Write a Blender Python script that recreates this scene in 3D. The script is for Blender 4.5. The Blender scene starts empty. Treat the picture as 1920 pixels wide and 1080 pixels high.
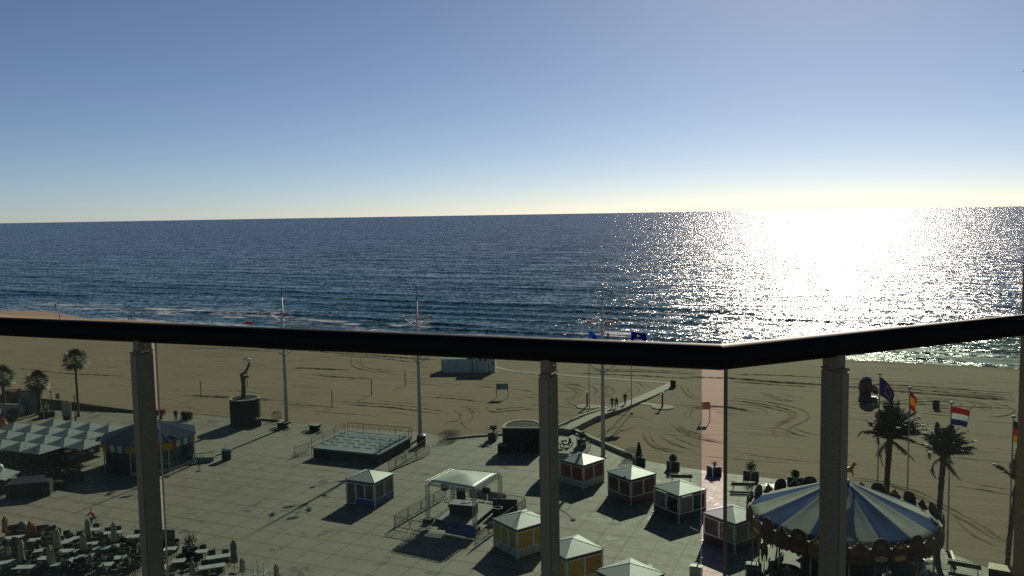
import bpy, bmesh, math, random
import numpy as np
from mathutils import Vector, Matrix
random.seed(7); np.random.seed(7)
R = math.radians
scene = bpy.context.scene
COL = scene.collection

# ------------------------------------------------------------ camera
HC = 28.0                       # eye height above the sand
FPX = 1600.0                    # focal length in pixels of a 1920 wide picture
PITCH = math.atan(138.0/FPX); ROLL = -math.atan(32.0/1920.0)
CAM_R = Matrix.Rotation(math.pi/2-PITCH, 3, 'X') @ Matrix.Rotation(ROLL, 3, 'Z')
CAM_P = Vector((0, 0, HC))
cd = bpy.data.cameras.new('camera'); cam = bpy.data.objects.new('camera', cd); COL.objects.link(cam)
cam.matrix_world = Matrix.Translation(CAM_P) @ CAM_R.to_4x4()
cd.sensor_width = 36.0; cd.lens = 36.0*FPX/1920.0; cd.clip_start = 0.05; cd.clip_end = 90000
scene.camera = cam

def P(px, py, z=0.0):
    """a point of the plane at height z seen along a measured sight line of the survey"""
    d = CAM_R @ Vector(((px-960)/FPX, -(py-540)/FPX, -1))
    t = (z-HC)/d.z
    return CAM_P + d*t
def project(p):
    q = CAM_R.transposed() @ (Vector(p)-CAM_P)
    return (960+FPX*q.x/-q.z, 540-FPX*q.y/-q.z)
def ztop(p, py):
    """height above which the vertical through p passes picture row py"""
    lo, hi = -2.0, 40.0
    for _ in range(40):
        m = (lo+hi)/2
        if project((p[0], p[1], m))[1] > py: lo = m
        else: hi = m
    return lo

# ------------------------------------------------------------ light
SUN_AZ, SUN_EL = R(20.2), R(29.0)
w = bpy.data.worlds.new('World'); scene.world = w; w.use_nodes = True
nt = w.node_tree; bg = nt.nodes['Background']
sky = nt.nodes.new('ShaderNodeTexSky'); sky.sky_type = 'NISHITA'; sky.sun_disc = False
sky.sun_elevation = SUN_EL; sky.sun_rotation = SUN_AZ
sky.altitude = 0; sky.air_density = 0.54; sky.dust_density = 0.24; sky.ozone_density = 2.3
nt.links.new(sky.outputs[0], bg.inputs[0]); bg.inputs[1].default_value = 0.049
sl = bpy.data.lights.new('sun', 'SUN'); sl.energy = 4.8; sl.angle = R(0.5); sl.color = (1.0, 0.87, 0.72)
so = bpy.data.objects.new('sun', sl); COL.objects.link(so)
so.rotation_euler = (math.pi/2-SUN_EL, 0, math.pi-SUN_AZ)
vs = scene.view_settings; scene.display_settings.display_device = 'sRGB'
vs.view_transform = 'Standard'; vs.look = 'None'; vs.gamma = 1; vs.exposure = 0.4
scene.cycles.max_bounces = 8; scene.cycles.transparent_max_bounces = 16
scene.cycles.caustics_reflective = False; scene.cycles.caustics_refractive = False
scene.cycles.sample_clamp_indirect = 4; scene.cycles.use_denoising = False; scene.cycles.use_adaptive_sampling = False

# ------------------------------------------------------------ materials
MATS = {}
def mat(name, rgb, rough=0.7, metal=0.0, var=0.18, scale=2.0, bump=0.0, spec=0.5, bscale=None):
    if name in MATS: return MATS[name]
    m = bpy.data.materials.new(name); m.use_nodes = True; MATS[name] = m
    n = m.node_tree.nodes; l = m.node_tree.links; b = n['Principled BSDF']
    b.inputs['Roughness'].default_value = rough; b.inputs['Metallic'].default_value = metal
    b.inputs['Specular IOR Level'].default_value = spec
    tc = n.new('ShaderNodeTexCoord'); ns = n.new('ShaderNodeTexNoise')
    ns.inputs['Scale'].default_value = scale; ns.inputs['Detail'].default_value = 6; ns.inputs['Roughness'].default_value = 0.65
    l.new(tc.outputs['Object'], ns.inputs['Vector'])
    mx = n.new('ShaderNodeMix'); mx.data_type = 'RGBA'
    mr = n.new('ShaderNodeMapRange'); mr.inputs[1].default_value = 0.3; mr.inputs[2].default_value = 0.7
    l.new(ns.outputs[0], mr.inputs[0]); l.new(mr.outputs[0], mx.inputs[0])
    mx.inputs[6].default_value = tuple(c*(1-var) for c in rgb)+(1,)
    mx.inputs[7].default_value = tuple(min(1, c*(1+var)) for c in rgb)+(1,)
    l.new(mx.outputs[2], b.inputs['Base Color'])
    if bump:
        n2 = n.new('ShaderNodeTexNoise'); n2.inputs['Scale'].default_value = bscale or scale*6; n2.inputs['Detail'].default_value = 4
        l.new(tc.outputs['Object'], n2.inputs['Vector'])
        bp = n.new('ShaderNodeBump'); bp.inputs['Strength'].default_value = bump; bp.inputs['Distance'].default_value = 0.05
        l.new(n2.outputs[0], bp.inputs['Height']); l.new(bp.outputs[0], b.inputs['Normal'])
    return m
class G:
    """small node graph writer"""
    def __init__(s, name):
        s.m = bpy.data.materials.new(name); s.m.use_nodes = True; MATS[name] = s.m
        s.n = s.m.node_tree.nodes; s.l = s.m.node_tree.links; s.b = s.n['Principled BSDF']; s.out = s.n['Material Output']
    def node(s, t, **k):
        x = s.n.new(t)
        for a, v in k.items(): setattr(x, a, v)
        return x
    def set(s, sock, v):
        if hasattr(v, 'links') or hasattr(v, 'is_linked'): s.l.new(v, sock)
        else: sock.default_value = v
    def math(s, op, a, b=None, c=None, clamp=False):
        x = s.node('ShaderNodeMath', operation=op, use_clamp=clamp); s.set(x.inputs[0], a)
        if b is not None: s.set(x.inputs[1], b)
        if c is not None: s.set(x.inputs[2], c)
        return x.outputs[0]
    def noise(s, vec, scale, detail=4, rough=0.6, dist=0.0):
        x = s.node('ShaderNodeTexNoise'); s.set(x.inputs['Vector'], vec); x.inputs['Scale'].default_value = scale
        x.inputs['Detail'].default_value = detail; x.inputs['Roughness'].default_value = rough; x.inputs['Distortion'].default_value = dist
        return x.outputs[0]
    def map(s, vec, rot=(0, 0, 0), sc=(1, 1, 1), loc=(0, 0, 0)):
        x = s.node('ShaderNodeMapping'); s.set(x.inputs[0], vec); x.inputs[1].default_value = loc; x.inputs[2].default_value = rot; x.inputs[3].default_value = sc
        return x.outputs[0]
    def ramp(s, v, a, b, lo=0.0, hi=1.0):
        x = s.node('ShaderNodeMapRange'); s.set(x.inputs[0], v)
        for i, q in enumerate((a, b, lo, hi)): s.set(x.inputs[i+1], q)
        return x.outputs[0]
    def mix(s, f, a, b):
        x = s.node('ShaderNodeMix', data_type='RGBA'); s.set(x.inputs[0], f)
        s.set(x.inputs[6], a if not isinstance(a, tuple) else a+(1,)); s.set(x.inputs[7], b if not isinstance(b, tuple) else b+(1,))
        return x.outputs[2]
    def bump(s, h, strength, dist, normal=None):
        x = s.node('ShaderNodeBump'); s.set(x.inputs['Strength'], strength); s.set(x.inputs['Distance'], dist); s.set(x.inputs['Height'], h)
        if normal is not None: s.l.new(normal, x.inputs['Normal'])
        return x.outputs[0]

# ------------------------------------------------------------ mesh helpers
class MB:
    def __init__(s): s.v = []; s.f = []; s.m = []
    def add(s, vs, fs, mi=0):
        o = len(s.v); s.v += [tuple(x) for x in vs]; s.f += [tuple(i+o for i in f) for f in fs]; s.m += [mi]*len(fs); return s
    def box(s, c, d, rz=0.0, mi=0, taper=1.0):
        cx, cy, cz = c; a, b, h = d[0]/2, d[1]/2, d[2]/2; vs = []
        for z, t in ((-h, 1), (h, taper)):
            for x, y in ((-a, -b), (a, -b), (a, b), (-a, b)):
                x *= t; y *= t
                vs.append((cx+x*math.cos(rz)-y*math.sin(rz), cy+x*math.sin(rz)+y*math.cos(rz), cz+z))
        return s.add(vs, [(3, 2, 1, 0), (4, 5, 6, 7), (0, 1, 5, 4), (1, 2, 6, 5), (2, 3, 7, 6), (3, 0, 4, 7)], mi)
    def bevbox(s, c, d, bev=0.03, rz=0.0, mi=0):
        bm = bmesh.new(); bmesh.ops.create_cube(bm, size=1)
        for v in bm.verts: v.co = Vector((v.co.x*d[0], v.co.y*d[1], v.co.z*d[2]))
        bmesh.ops.bevel(bm, geom=bm.edges[:]+bm.verts[:], offset=bev, segments=2, affect='EDGES')
        bmesh.ops.transform(bm, matrix=Matrix.Translation(c) @ Matrix.Rotation(rz, 4, 'Z'), verts=bm.verts)
        bm.verts.index_update()
        s.add([v.co for v in bm.verts], [[v.index for v in f.verts] for f in bm.faces], mi); bm.free(); return s
    def tube(s, p, q, r0, r1=None, n=8, mi=0, caps=True):
        return s.path([p, q], [r0, r0 if r1 is None else r1], n, mi, caps)
    def path(s, pts, rad, n=8, mi=0, caps=True, closed=False):
        pts = [Vector(p) for p in pts]; k = len(pts)
        if not isinstance(rad, (list, tuple)): rad = [rad]*k
        vs = []; prev = None
        for i, p in enumerate(pts):
            if closed: t = pts[(i+1) % k]-pts[i-1]
            else: t = pts[min(i+1, k-1)]-pts[max(i-1, 0)]
            t.normalize()
            if prev is None:
                a = Vector((0, 0, 1)) if abs(t.z) < .9 else Vector((1, 0, 0)); u = t.cross(a).normalized()
            else:
                u = (prev-t*prev.dot(t))
                u = u.normalized() if u.length > 1e-6 else t.orthogonal().normalized()
            prev = u; w_ = t.cross(u)
            for j in range(n):
                an = 2*math.pi*j/n; vs.append(p+(u*math.cos(an)+w_*math.sin(an))*rad[i])
        fs = []
        for i in range(k if closed else k-1):
            a, b = i*n, ((i+1) % k)*n
            for j in range(n): fs.append((a+j, a+(j+1) % n, b+(j+1) % n, b+j))
        if caps and not closed: fs += [tuple(range(n))[::-1], tuple(range((k-1)*n, k*n))]
        return s.add(vs, fs, mi)
    def lathe(s, prof, c=(0, 0, 0), n=24, mi=0, sx=1.0, sy=1.0):
        vs = []; fs = []
        for r, z in prof:
            for j in range(n):
                a = 2*math.pi*j/n; vs.append((c[0]+r*sx*math.cos(a), c[1]+r*sy*math.sin(a), c[2]+z))
        for i in range(len(prof)-1):
            for j in range(n): fs.append((i*n+j, i*n+(j+1) % n, (i+1)*n+(j+1) % n, (i+1)*n+j))
        if prof[0][0] > 1e-4: fs.append(tuple(range(n))[::-1])
        if prof[-1][0] > 1e-4: fs.append(tuple(range((len(prof)-1)*n, len(prof)*n)))
        return s.add(vs, fs, mi)
    def prism(s, pts, z0, z1, mi=0):
        n = len(pts); vs = [(x, y, z0) for x, y in pts]+[(x, y, z1) for x, y in pts]
        return s.add(vs, [tuple(range(n))[::-1], tuple(range(n, 2*n))]+[(i, (i+1) % n, n+(i+1) % n, n+i) for i in range(n)], mi)
    def plate(s, pts, nrm, th, mi=0):
        nrm = Vector(nrm).normalized()*th; n = len(pts); a = [Vector(p) for p in pts]
        return s.add(a+[p+nrm for p in a], [tuple(range(n))[::-1], tuple(range(n, 2*n))]+[(i, (i+1) % n, n+(i+1) % n, n+i) for i in range(n)], mi)
    def ball(s, c, r, n=12, mi=0, sz=1.0):
        return s.lathe([(max(1e-5, r*math.cos(-math.pi/2+math.pi*i/8)), r*sz*math.sin(-math.pi/2+math.pi*i/8)) for i in range(9)], c, n, mi)
    def build(s, name, mats, parent=None, smooth=False, loc=None):
        me = bpy.data.meshes.new(name); me.from_pydata(s.v, [], s.f)
        for m in (mats if isinstance(mats, (list, tuple)) else [mats]): me.materials.append(m)
        if any(s.m): me.polygons.foreach_set('material_index', s.m)
        if smooth: me.polygons.foreach_set('use_smooth', [True]*len(s.f))
        me.update(); o = bpy.data.objects.new(name, me); COL.objects.link(o)
        if parent is not None: o.parent = parent
        if loc is not None: o.location = loc
        return o
def tag(o, label=None, cat=None, group=None, kind=None):
    if label: o['label'] = label
    if cat: o['category'] = cat
    if group: o['group'] = group
    if kind: o['kind'] = kind
    return o
def thing(name, label, cat, loc=(0, 0, 0), rz=0.0, group=None):
    o = bpy.data.objects.new(name, None); COL.objects.link(o); o.location = loc; o.rotation_euler = (0, 0, rz)
    return tag(o, label, cat, group)
def kids(o): return [c for c in KID.get(o.name, [])] if False else [c for c in bpy.data.objects if c.parent == o]
def copy_tree(o, loc=None, rz=None, label=None, parent=None):
    c = o.copy(); COL.objects.link(c)
    if parent is not None: c.parent = parent
    for ch in kids(o): copy_tree(ch, parent=c)
    if loc is not None: c.location = loc
    if rz is not None: c.rotation_euler = (0, 0, rz)
    if label: c['label'] = label
    return c
def skin(name, verts, edges, radii, m, parent=None, root=0, sub=1, loc=None):
    me = bpy.data.meshes.new(name); me.from_pydata(verts, edges, []); me.materials.append(m)
    o = bpy.data.objects.new(name, me); COL.objects.link(o)
    if parent is not None: o.parent = parent
    if loc is not None: o.location = loc
    md = o.modifiers.new('skin', 'SKIN'); md.use_smooth_shade = True
    for i, r in enumerate(radii):
        sv = me.skin_vertices[0].data[i]; sv.radius = (r, r) if not isinstance(r, tuple) else r; sv.use_root = (i == root)
    sb = o.modifiers.new('sub', 'SUBSURF'); sb.levels = sub; sb.render_levels = sub
    return o
PZ = 0.10                                     # plaza paving stands this much above the sand
def pz(px, py): return P(px, py, PZ)
GRID = R(-22.6)                               # paving grid and terrace rows run this way
# ------------------------------------------------------------ setting: sand, sea, plaza
SH_A = R(-25.6); SH_O = P(1580, 673, -0.3)    # shore line: direction and one point of it
def vnoise(x, y, seed):
    r = np.random.RandomState(seed); t = r.rand(256, 256)
    xi = np.floor(x).astype(int); yi = np.floor(y).astype(int); fx = x-xi; fy = y-yi
    fx = fx*fx*(3-2*fx); fy = fy*fy*(3-2*fy)
    g = lambda a, b: t[a % 256, b % 256]
    return (g(xi, yi)*(1-fx)+g(xi+1, yi)*fx)*(1-fy)+(g(xi, yi+1)*(1-fx)+g(xi+1, yi+1)*fx)*fy
def grid_object(name, us, vs_, zfun, m, attr=None):
    U, V = np.meshgrid(us, vs_); nu, nv = len(us), len(vs_); Z = zfun(U, V)
    co = np.stack([U, V, Z], -1).reshape(-1, 3).astype('f')
    i = np.arange(nu*nv).reshape(nv, nu)
    f = np.stack([i[:-1, :-1], i[:-1, 1:], i[1:, 1:], i[1:, :-1]], -1).reshape(-1, 4)
    me = bpy.data.meshes.new(name); me.vertices.add(len(co)); me.vertices.foreach_set('co', co.ravel())
    me.loops.add(f.size); me.loops.foreach_set('vertex_index', f.ravel().astype('i'))
    me.polygons.add(len(f)); me.polygons.foreach_set('loop_start', (np.arange(len(f))*4).astype('i'))
    me.polygons.foreach_set('use_smooth', np.ones(len(f), bool))
    me.update(calc_edges=True); me.materials.append(m)
    if attr is not None:
        a = me.attributes.new('foam', 'FLOAT', 'POINT'); a.data.foreach_set('value', attr(U, V, Z).ravel().astype('f'))
    o = bpy.data.objects.new(name, me); COL.objects.link(o)
    o.location = (SH_O.x, SH_O.y, 0); o.rotation_euler = (0, 0, SH_A)
    return tag(o, kind='structure')
def to_shore(p):
    d = Vector((p[0]-SH_O.x, p[1]-SH_O.y)); c, s_ = math.cos(SH_A), math.sin(SH_A)
    return (d.x*c+d.y*s_, -d.x*s_+d.y*c)
# sand
g = G('sand'); tc = g.node('ShaderNodeTexCoord'); ob = tc.outputs['Object']
big = g.noise(ob, 0.045, 5, 0.6); mid = g.noise(g.map(ob, sc=(0.12, 1, 1)), 0.55, 4, 0.6, 0.6); fine = g.noise(ob, 2.2, 6, 0.75)
rake = g.noise(g.map(ob, sc=(0.03, 1, 1)), 1.3, 3, 0.7, 0.3)
c = g.mix(g.ramp(big, 0.3, 0.7), (0.201, 0.154, 0.108), (0.244, 0.185, 0.133))
c = g.mix(g.ramp(mid, 0.45, 0.75, 0, 0.35), c, (0.196, 0.138, 0.090))
c = g.mix(g.ramp(fine, 0.35, 0.7, 0, 0.3), c, (0.270, 0.204, 0.145))
dmp = g.noise(g.map(ob, loc=(13, 5, 0), sc=(.5, 1, 1)), 0.075, 5, 0.65, 0.4); c = g.mix(g.ramp(dmp, 0.60, 0.74, 0, 0.55), c, (0.117, 0.090, 0.060))
sep = g.node('ShaderNodeSeparateXYZ'); g.l.new(ob, sep.inputs[0])
wet = g.ramp(g.math('ADD', sep.outputs[1], g.math('MULTIPLY', big, 5.0)), -3.5, 0.5)
c = g.mix(g.math('MULTIPLY', wet, 0.6, clamp=True), c, (0.107, 0.082, 0.057))
g.l.new(c, g.b.inputs['Base Color']); g.b.inputs['Roughness'].default_value = 0.9; g.b.inputs['Specular IOR Level'].default_value = 0.1
h = g.math('ADD', g.math('MULTIPLY', mid, 0.5), g.math('ADD', g.math('MULTIPLY', fine, 0.22), g.math('MULTIPLY', rake, 0.35)))
g.l.new(g.bump(h, 0.7, 0.24), g.b.inputs['Normal'])
SBAR = to_shore(P(40, 588))
SPIT = to_shore(P(60, 582))
def sand_z(U, V):
    wig = 1.5*vnoise(U/14+50, V*0+3, 4)+2.6*vnoise(U/45+90, V*0+8, 5)-2.0
    bulge = 10*np.exp(-((U-SBAR[0]+4)/26)**2)-1.6*np.clip((20-U)/60, 0, 1)
    s = V-wig-bulge
    z = np.where(s < -7, 0.0, -0.043*(s+7)); z = np.where(s > 12, -0.043*19-0.02*(s-12), z)
    return z+0.03*(vnoise(U/6, V/3, 9)-.5)*(s > -60)
us = np.concatenate([[-6000, -3000, -1500, -900, -600], np.arange(-420, 140, 2.0), [170, 230, 320, 500, 900, 2500, 6000]])
vv = np.concatenate([[-900, -400, -200, -150], np.arange(-120, -20, 2.5), np.arange(-20, 30, 0.8), [34, 45, 60]])
grid_object('sand_beach', us, vv, sand_z, g.m)
# sea
g = G('sea_water'); tc = g.node('ShaderNodeTexCoord'); ob = tc.outputs['Object']
sep = g.node('ShaderNodeSeparateXYZ'); g.l.new(ob, sep.inputs[0]); vsea = sep.outputs[1]
at = g.node('ShaderNodeAttribute', attribute_name='foam'); fo = at.outputs['Fac']
near = g.ramp(vsea, 0, 480)
patch = g.noise(g.map(ob, rot=(0, 0, R(8)), sc=(0.25, 1, 1)), 0.012, 4, 0.6)
deep = g.mix(g.ramp(patch, 0.35, 0.65), (0.0035, 0.020, 0.056), (0.005, 0.030, 0.072))
c = g.mix(near, (0.017, 0.062, 0.085), deep)
fn = g.noise(g.map(ob, sc=(0.35, 1, 1)), 0.9, 6, 0.75)
foam = g.ramp(g.math('ADD', fo, g.math('MULTIPLY', g.math('SUBTRACT', fn, 0.5), 2.0)), 0.45, 0.85)
foam = g.math('MULTIPLY', foam, g.ramp(fo, 0.05, 0.2))
caps = g.ramp(g.noise(g.map(ob, rot=(0, 0, R(5)), sc=(0.3, 1, 1)), 0.085, 6, 0.8), 0.745, 0.78)
foam = g.math('MAXIMUM', foam, g.math('MULTIPLY', caps, g.ramp(vsea, 700, 200, 0, 0.5)))
g.l.new(g.mix(g.math('MULTIPLY', foam, 0.8), c, (0.454, 0.466, 0.479)), g.b.inputs['Base Color'])
g.l.new(g.ramp(foam, 0, 1, 0.17, 0.8), g.b.inputs['Roughness']); g.b.inputs['IOR'].default_value = 1.105
def slopes(scale, sc, rot):
    x = g.node('ShaderNodeTexNoise'); g.l.new(g.map(ob, rot=(0, 0, R(rot)), sc=sc), x.inputs['Vector']); x.inputs['Scale'].default_value = scale
    x.inputs['Detail'].default_value = 2; x.inputs['Roughness'].default_value = 0.55; x.inputs['Distortion'].default_value = 0.3
    y = g.node('ShaderNodeVectorMath', operation='SUBTRACT'); g.l.new(x.outputs['Color'], y.inputs[0]); y.inputs[1].default_value = (.5, .5, .5)
    q = g.node('ShaderNodeSeparateXYZ'); g.l.new(y.outputs[0], q.inputs[0]); return q.outputs[0], q.outputs[1]
S = [(slopes(0.10, (.2, 1, 1), 5), 0.20), (slopes(0.30, (.35, 1, 1), -7), 0.55), (slopes(0.9, (.7, 1, 1), 12), 0.95), (slopes(2.6, (1, 1, 1), -15), 0.75)]
su = 0.0; sv = -0.17
for (a_, b_), k in S:
    su = g.math('ADD', g.math('MULTIPLY', a_, k*1.2), su); sv = g.math('ADD', g.math('MULTIPLY', b_, k*1.15), sv)
su = g.math('MULTIPLY', su, g.ramp(foam, 0, 1, 1, .3)); sv = g.math('MULTIPLY', sv, g.ramp(foam, 0, 1, 1, .3))
sw_ = g.noise(g.map(ob, rot=(0, 0, R(6)), sc=(0.07, 1, 1)), 0.11, 2, 0.5, 0.3); sv = g.math('ADD', sv, g.math('MULTIPLY', g.math('SUBTRACT', sw_, 0.5), g.ramp(vsea, 150, 900, 0.45, 0.12)))
cA, sA = math.cos(SH_A), math.sin(SH_A)
cmb = g.node('ShaderNodeCombineXYZ')
g.l.new(g.math('SUBTRACT', g.math('MULTIPLY', su, cA), g.math('MULTIPLY', sv, sA)), cmb.inputs[0])
g.l.new(g.math('ADD', g.math('MULTIPLY', su, sA), g.math('MULTIPLY', sv, cA)), cmb.inputs[1])
ge = g.node('ShaderNodeNewGeometry'); ad = g.node('ShaderNodeVectorMath', operation='ADD'); g.l.new(ge.outputs['Normal'], ad.inputs[0]); g.l.new(cmb.outputs[0], ad.inputs[1])
nz = g.node('ShaderNodeVectorMath', operation='NORMALIZE'); g.l.new(ad.outputs[0], nz.inputs[0]); g.l.new(nz.outputs[0], g.b.inputs['Normal'])
CR = [(5, 60, .35), (12, 75, .5), (21, 90, .6), (33, 120, .62), (46, 100, .5), (58, 140, .5), (72, 120, .45), (88, 150, .4), (105, 140, .36), (124, 170, .32), (146, 170, .3), (170, 190, .3), (196, 200, .28), (226, 220, .28), (258, 230, .27), (294, 240, .26), (334, 260, .25), (376, 260, .24)]
def crests(U, V):
    z = np.zeros_like(U); fm = np.zeros_like(U)
    for k, (v0, ln, am) in enumerate(CR):
        ctr = v0+5*(vnoise(U/70+11*k, U*0+k, 20+k)-.5)*2+1.6*(vnoise(U/18+5*k, U*0+k, 60+k)-.5)
        a = np.clip((vnoise(U/ln*1.7+7*k, U*0+2*k, 40+k)-.28)*1.9, 0, 1)*am
        d = V-ctr; ww = 1.1+v0*0.012
        prof = np.where(d < 0, np.exp(-(d/ww)**2), np.exp(-(d/(2.6*ww))**2))
        z += a*prof
        br = np.clip(((.6*vnoise(U/17+3*k, U*0+5*k, 80+k)+.4*vnoise(U/4.5+3*k, V/1.5, 90+k))-(.58+v0*.003))*6, 0, 1)
        if v0 < 80: fm = np.maximum(fm, br*np.where(d < 0, np.exp(-(d/(1.6*ww))**2), np.exp(-(d/(1.2*ww))**2))*np.clip(a*3, 0, 1))
    return z, fm
def sea_z(U, V):
    z, _ = crests(U, V); return -0.33+z*np.clip(V/7, 0.05, 1)*np.clip((430-V)/60, 0, 1)
def sea_foam(U, V, Z):
    _, fm = crests(U, V)
    wash = np.clip((vnoise(U/16, V/3.2, 31)-.40)*3.2, 0, 1)*np.clip(1-np.abs(V-6)/14, 0, 1)
    lace = np.clip((vnoise(U/9+V/30, V/2.6, 37)*.6+vnoise(U/26, V/9, 38)*.6-.56)*3.2, 0, 1)*np.clip(1.1-V/70, 0, 1)*.85
    ed = np.clip(1-np.abs(V-1.2)/2.0, 0, 1)*.8*(vnoise(U/8, V*0, 33) > .3)
    left = np.exp(-((U-SPIT[0]-25)/85)**2)*np.clip(1-np.abs(V-24)/24, 0, 1)*np.clip((.5*vnoise(U/17, V/3.4, 71)+.5*vnoise(U/6+V/20, V/1.7, 72)-.37)*4.5, 0, 1)
    return np.clip(np.maximum.reduce([fm*.95, wash*.7, lace, ed, left*.85]), 0, 1)*(V < 150)
us = np.concatenate([[-60000, -9000, -3000, -1400, -800, -560], np.arange(-420, 130, 1.6), [150, 190, 260, 400, 700, 1500, 4000, 12000, 60000]])
vv = np.concatenate([np.arange(-6, 60, 0.7), np.arange(60, 190, 1.3), np.arange(190, 440, 2.2), [450, 800, 1600, 4000, 12000, 30000, 70000]])
grid_object('sea', us, vv, sea_z, g.m, sea_foam)
# plaza paving
g = G('plaza_paving'); tc = g.node('ShaderNodeTexCoord'); ob = g.map(tc.outputs['Object'], rot=(0, 0, -GRID))
sep = g.node('ShaderNodeSeparateXYZ'); g.l.new(ob, sep.inputs[0])
SL = 2.45
def joint(coord, period, width, off=0.0):
    x = g.math('FRACT', g.math('ADD', g.math('DIVIDE', coord, period), 50.0+off))
    return g.math('LESS_THAN', g.math('MULTIPLY', g.math('ABSOLUTE', g.math('SUBTRACT', x, 0.5)), period), width/2)
jx = joint(sep.outputs[0], SL, 0.085); jy = joint(sep.outputs[1], SL, 0.27)
cell = g.node('ShaderNodeTexWhiteNoise', noise_dimensions='2D')
fl = g.node('ShaderNodeVectorMath', operation='FLOOR'); g.l.new(g.map(ob, sc=(1/SL, 1/SL, 0), loc=(0, .0, 0)), fl.inputs[0]); g.l.new(fl.outputs[0], cell.inputs[0])
n1 = g.noise(ob, 0.06, 4, 0.6); n2 = g.noise(ob, 0.9, 6, 0.7); n3 = g.noise(ob, 9.0, 4, 0.7); n4 = g.noise(g.map(ob, loc=(30, 7, 0)), 0.33, 6, 0.7, 0.5)
c = g.mix(g.ramp(n1, 0.35, 0.65), (0.186, 0.156, 0.129), (0.237, 0.199, 0.166))
c = g.mix(g.ramp(cell.outputs[0], 0, 1, 0, 0.5), c, (0.262, 0.222, 0.184))
c = g.mix(g.ramp(n2, 0.5, 0.8, 0, 0.5), c, (0.101, 0.086, 0.070))
c = g.mix(g.ramp(n3, 0.45, 0.75, 0, 0.3), c, (0.262, 0.217, 0.176))
jm = g.ramp(g.noise(ob, 0.05, 3, 0.6), 0.36, 0.55, 0.45, 1.0); jx = g.math('MULTIPLY', jx, jm); jy = g.math('MULTIPLY', jy, jm)
c = g.mix(g.math('MULTIPLY', jy, 0.75), c, (0.095, 0.082, 0.066)); c = g.mix(g.math('MULTIPLY', jx, 0.85), c, (0.045, 0.04, 0.03))
stain = g.ramp(n4, 0.595, 0.63)
c = g.mix(g.math('MULTIPLY', stain, 0.62), c, (0.085, 0.075, 0.07))
g.l.new(c, g.b.inputs['Base Color']); g.l.new(g.math('SUBTRACT', g.ramp(stain, 0, 1, 0.75, 0.5), g.ramp(n2, 0.35, 0.75, 0, 0.14)), g.b.inputs['Roughness']); g.b.inputs['Specular IOR Level'].default_value = 0.32
hh = g.math('SUBTRACT', g.math('MULTIPLY', n3, 0.25), g.math('MAXIMUM', g.math('MULTIPLY', jx, 0.7), g.math('MULTIPLY', jy, 0.25)))
g.l.new(g.bump(hh, 0.5, 0.03), g.b.inputs['Normal'])
PAVING = g.m
EDGE = [(-700, 700), (62, 753), (240, 767), (317, 775), (425, 784), (530, 793), (650, 801), (800, 812), (842, 823), (945, 814), (1000, 811), (1066, 808), (1165, 851), (1200, 862), (1262, 874), (1338, 884), (1408, 893), (1540, 908), (1660, 955), (1775, 1034), (1860, 1068), (1990, 1125)]
edge = [pz(*e) for e in EDGE]
poly = [(p.x, p.y) for p in edge]+[(70, 30), (70, -60), (-180, -60), (-260, 60)]
tag(MB().prism(poly[::-1], -0.5, PZ).build('plaza_pavement', PAVING), kind='structure')
CONC = mat('pale_concrete', (0.290, 0.265, 0.227), 0.8, var=0.15, scale=1.2, bump=0.2)
CONC_D = mat('weathered_concrete', (0.24, 0.22, 0.19), 0.85, var=0.25, scale=1.0, bump=0.3)
def strip_wall(name, pts, wd, z0, z1, m):
    b = MB(); n = len(pts); L = []; Rr = []
    for i, p in enumerate(pts):
        t = (Vector(pts[min(i+1, n-1)])-Vector(pts[max(i-1, 0)])).xy.normalized(); q = Vector((-t.y, t.x))*wd/2
        L.append((p[0]+q.x, p[1]+q.y)); Rr.append((p[0]-q.x, p[1]-q.y))
    zz = z1 if isinstance(z1, (list, tuple)) else [z1]*n
    vs = [(x, y, z0) for x, y in L]+[(x, y, z0) for x, y in Rr]+[(x, y, zz[i]) for i, (x, y) in enumerate(L)]+[(x, y, zz[i]) for i, (x, y) in enumerate(Rr)]
    fs = [(0, n, 3*n, 2*n), (n-1, 3*n-1, 4*n-1, 2*n-1)]
    for i in range(n-1): fs += [(2*n+i, 3*n+i, 3*n+i+1, 2*n+i+1), (i, 2*n+i, 2*n+i+1, i+1), (n+i, n+i+1, 3*n+i+1, 3*n+i)]
    b.add(vs, fs); return b.build(name, m)
tag(strip_wall('plaza_kerb', [pz(*e) for e in [(1068, 806), (1110, 826), (1165, 850), (1195, 861)]], 0.45, -0.3, 0.55, CONC), kind='structure')
tag(strip_wall('plaza_kerb', [pz(*e) for e in [(838, 824), (890, 819), (946, 815)]], 0.35, -0.3, 0.32, CONC), kind='structure')
tag(strip_wall('plaza_kerb', [pz(*e) for e in [(488, 786), (520, 789), (545, 794)]], 0.35, -0.3, 0.3, CONC), kind='structure')
WALLB = mat('brown_promenade_wall', (0.15, 0.115, 0.07), 0.9, var=0.3, scale=0.8, bump=0.4)
pts = [P(*e) for e in [(-500, 716), (-60, 748), (62, 760), (120, 765), (180, 769), (240, 773), (300, 778)]]
o = strip_wall('promenade_wall', pts, 0.5, -0.3, [1.5, 1.4, 1.25, 1.2, 0.8, 0.5, 0.3], WALLB)
tag(o, 'long low brown wall between the beach and the promenade behind the slim palm', 'wall')
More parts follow.
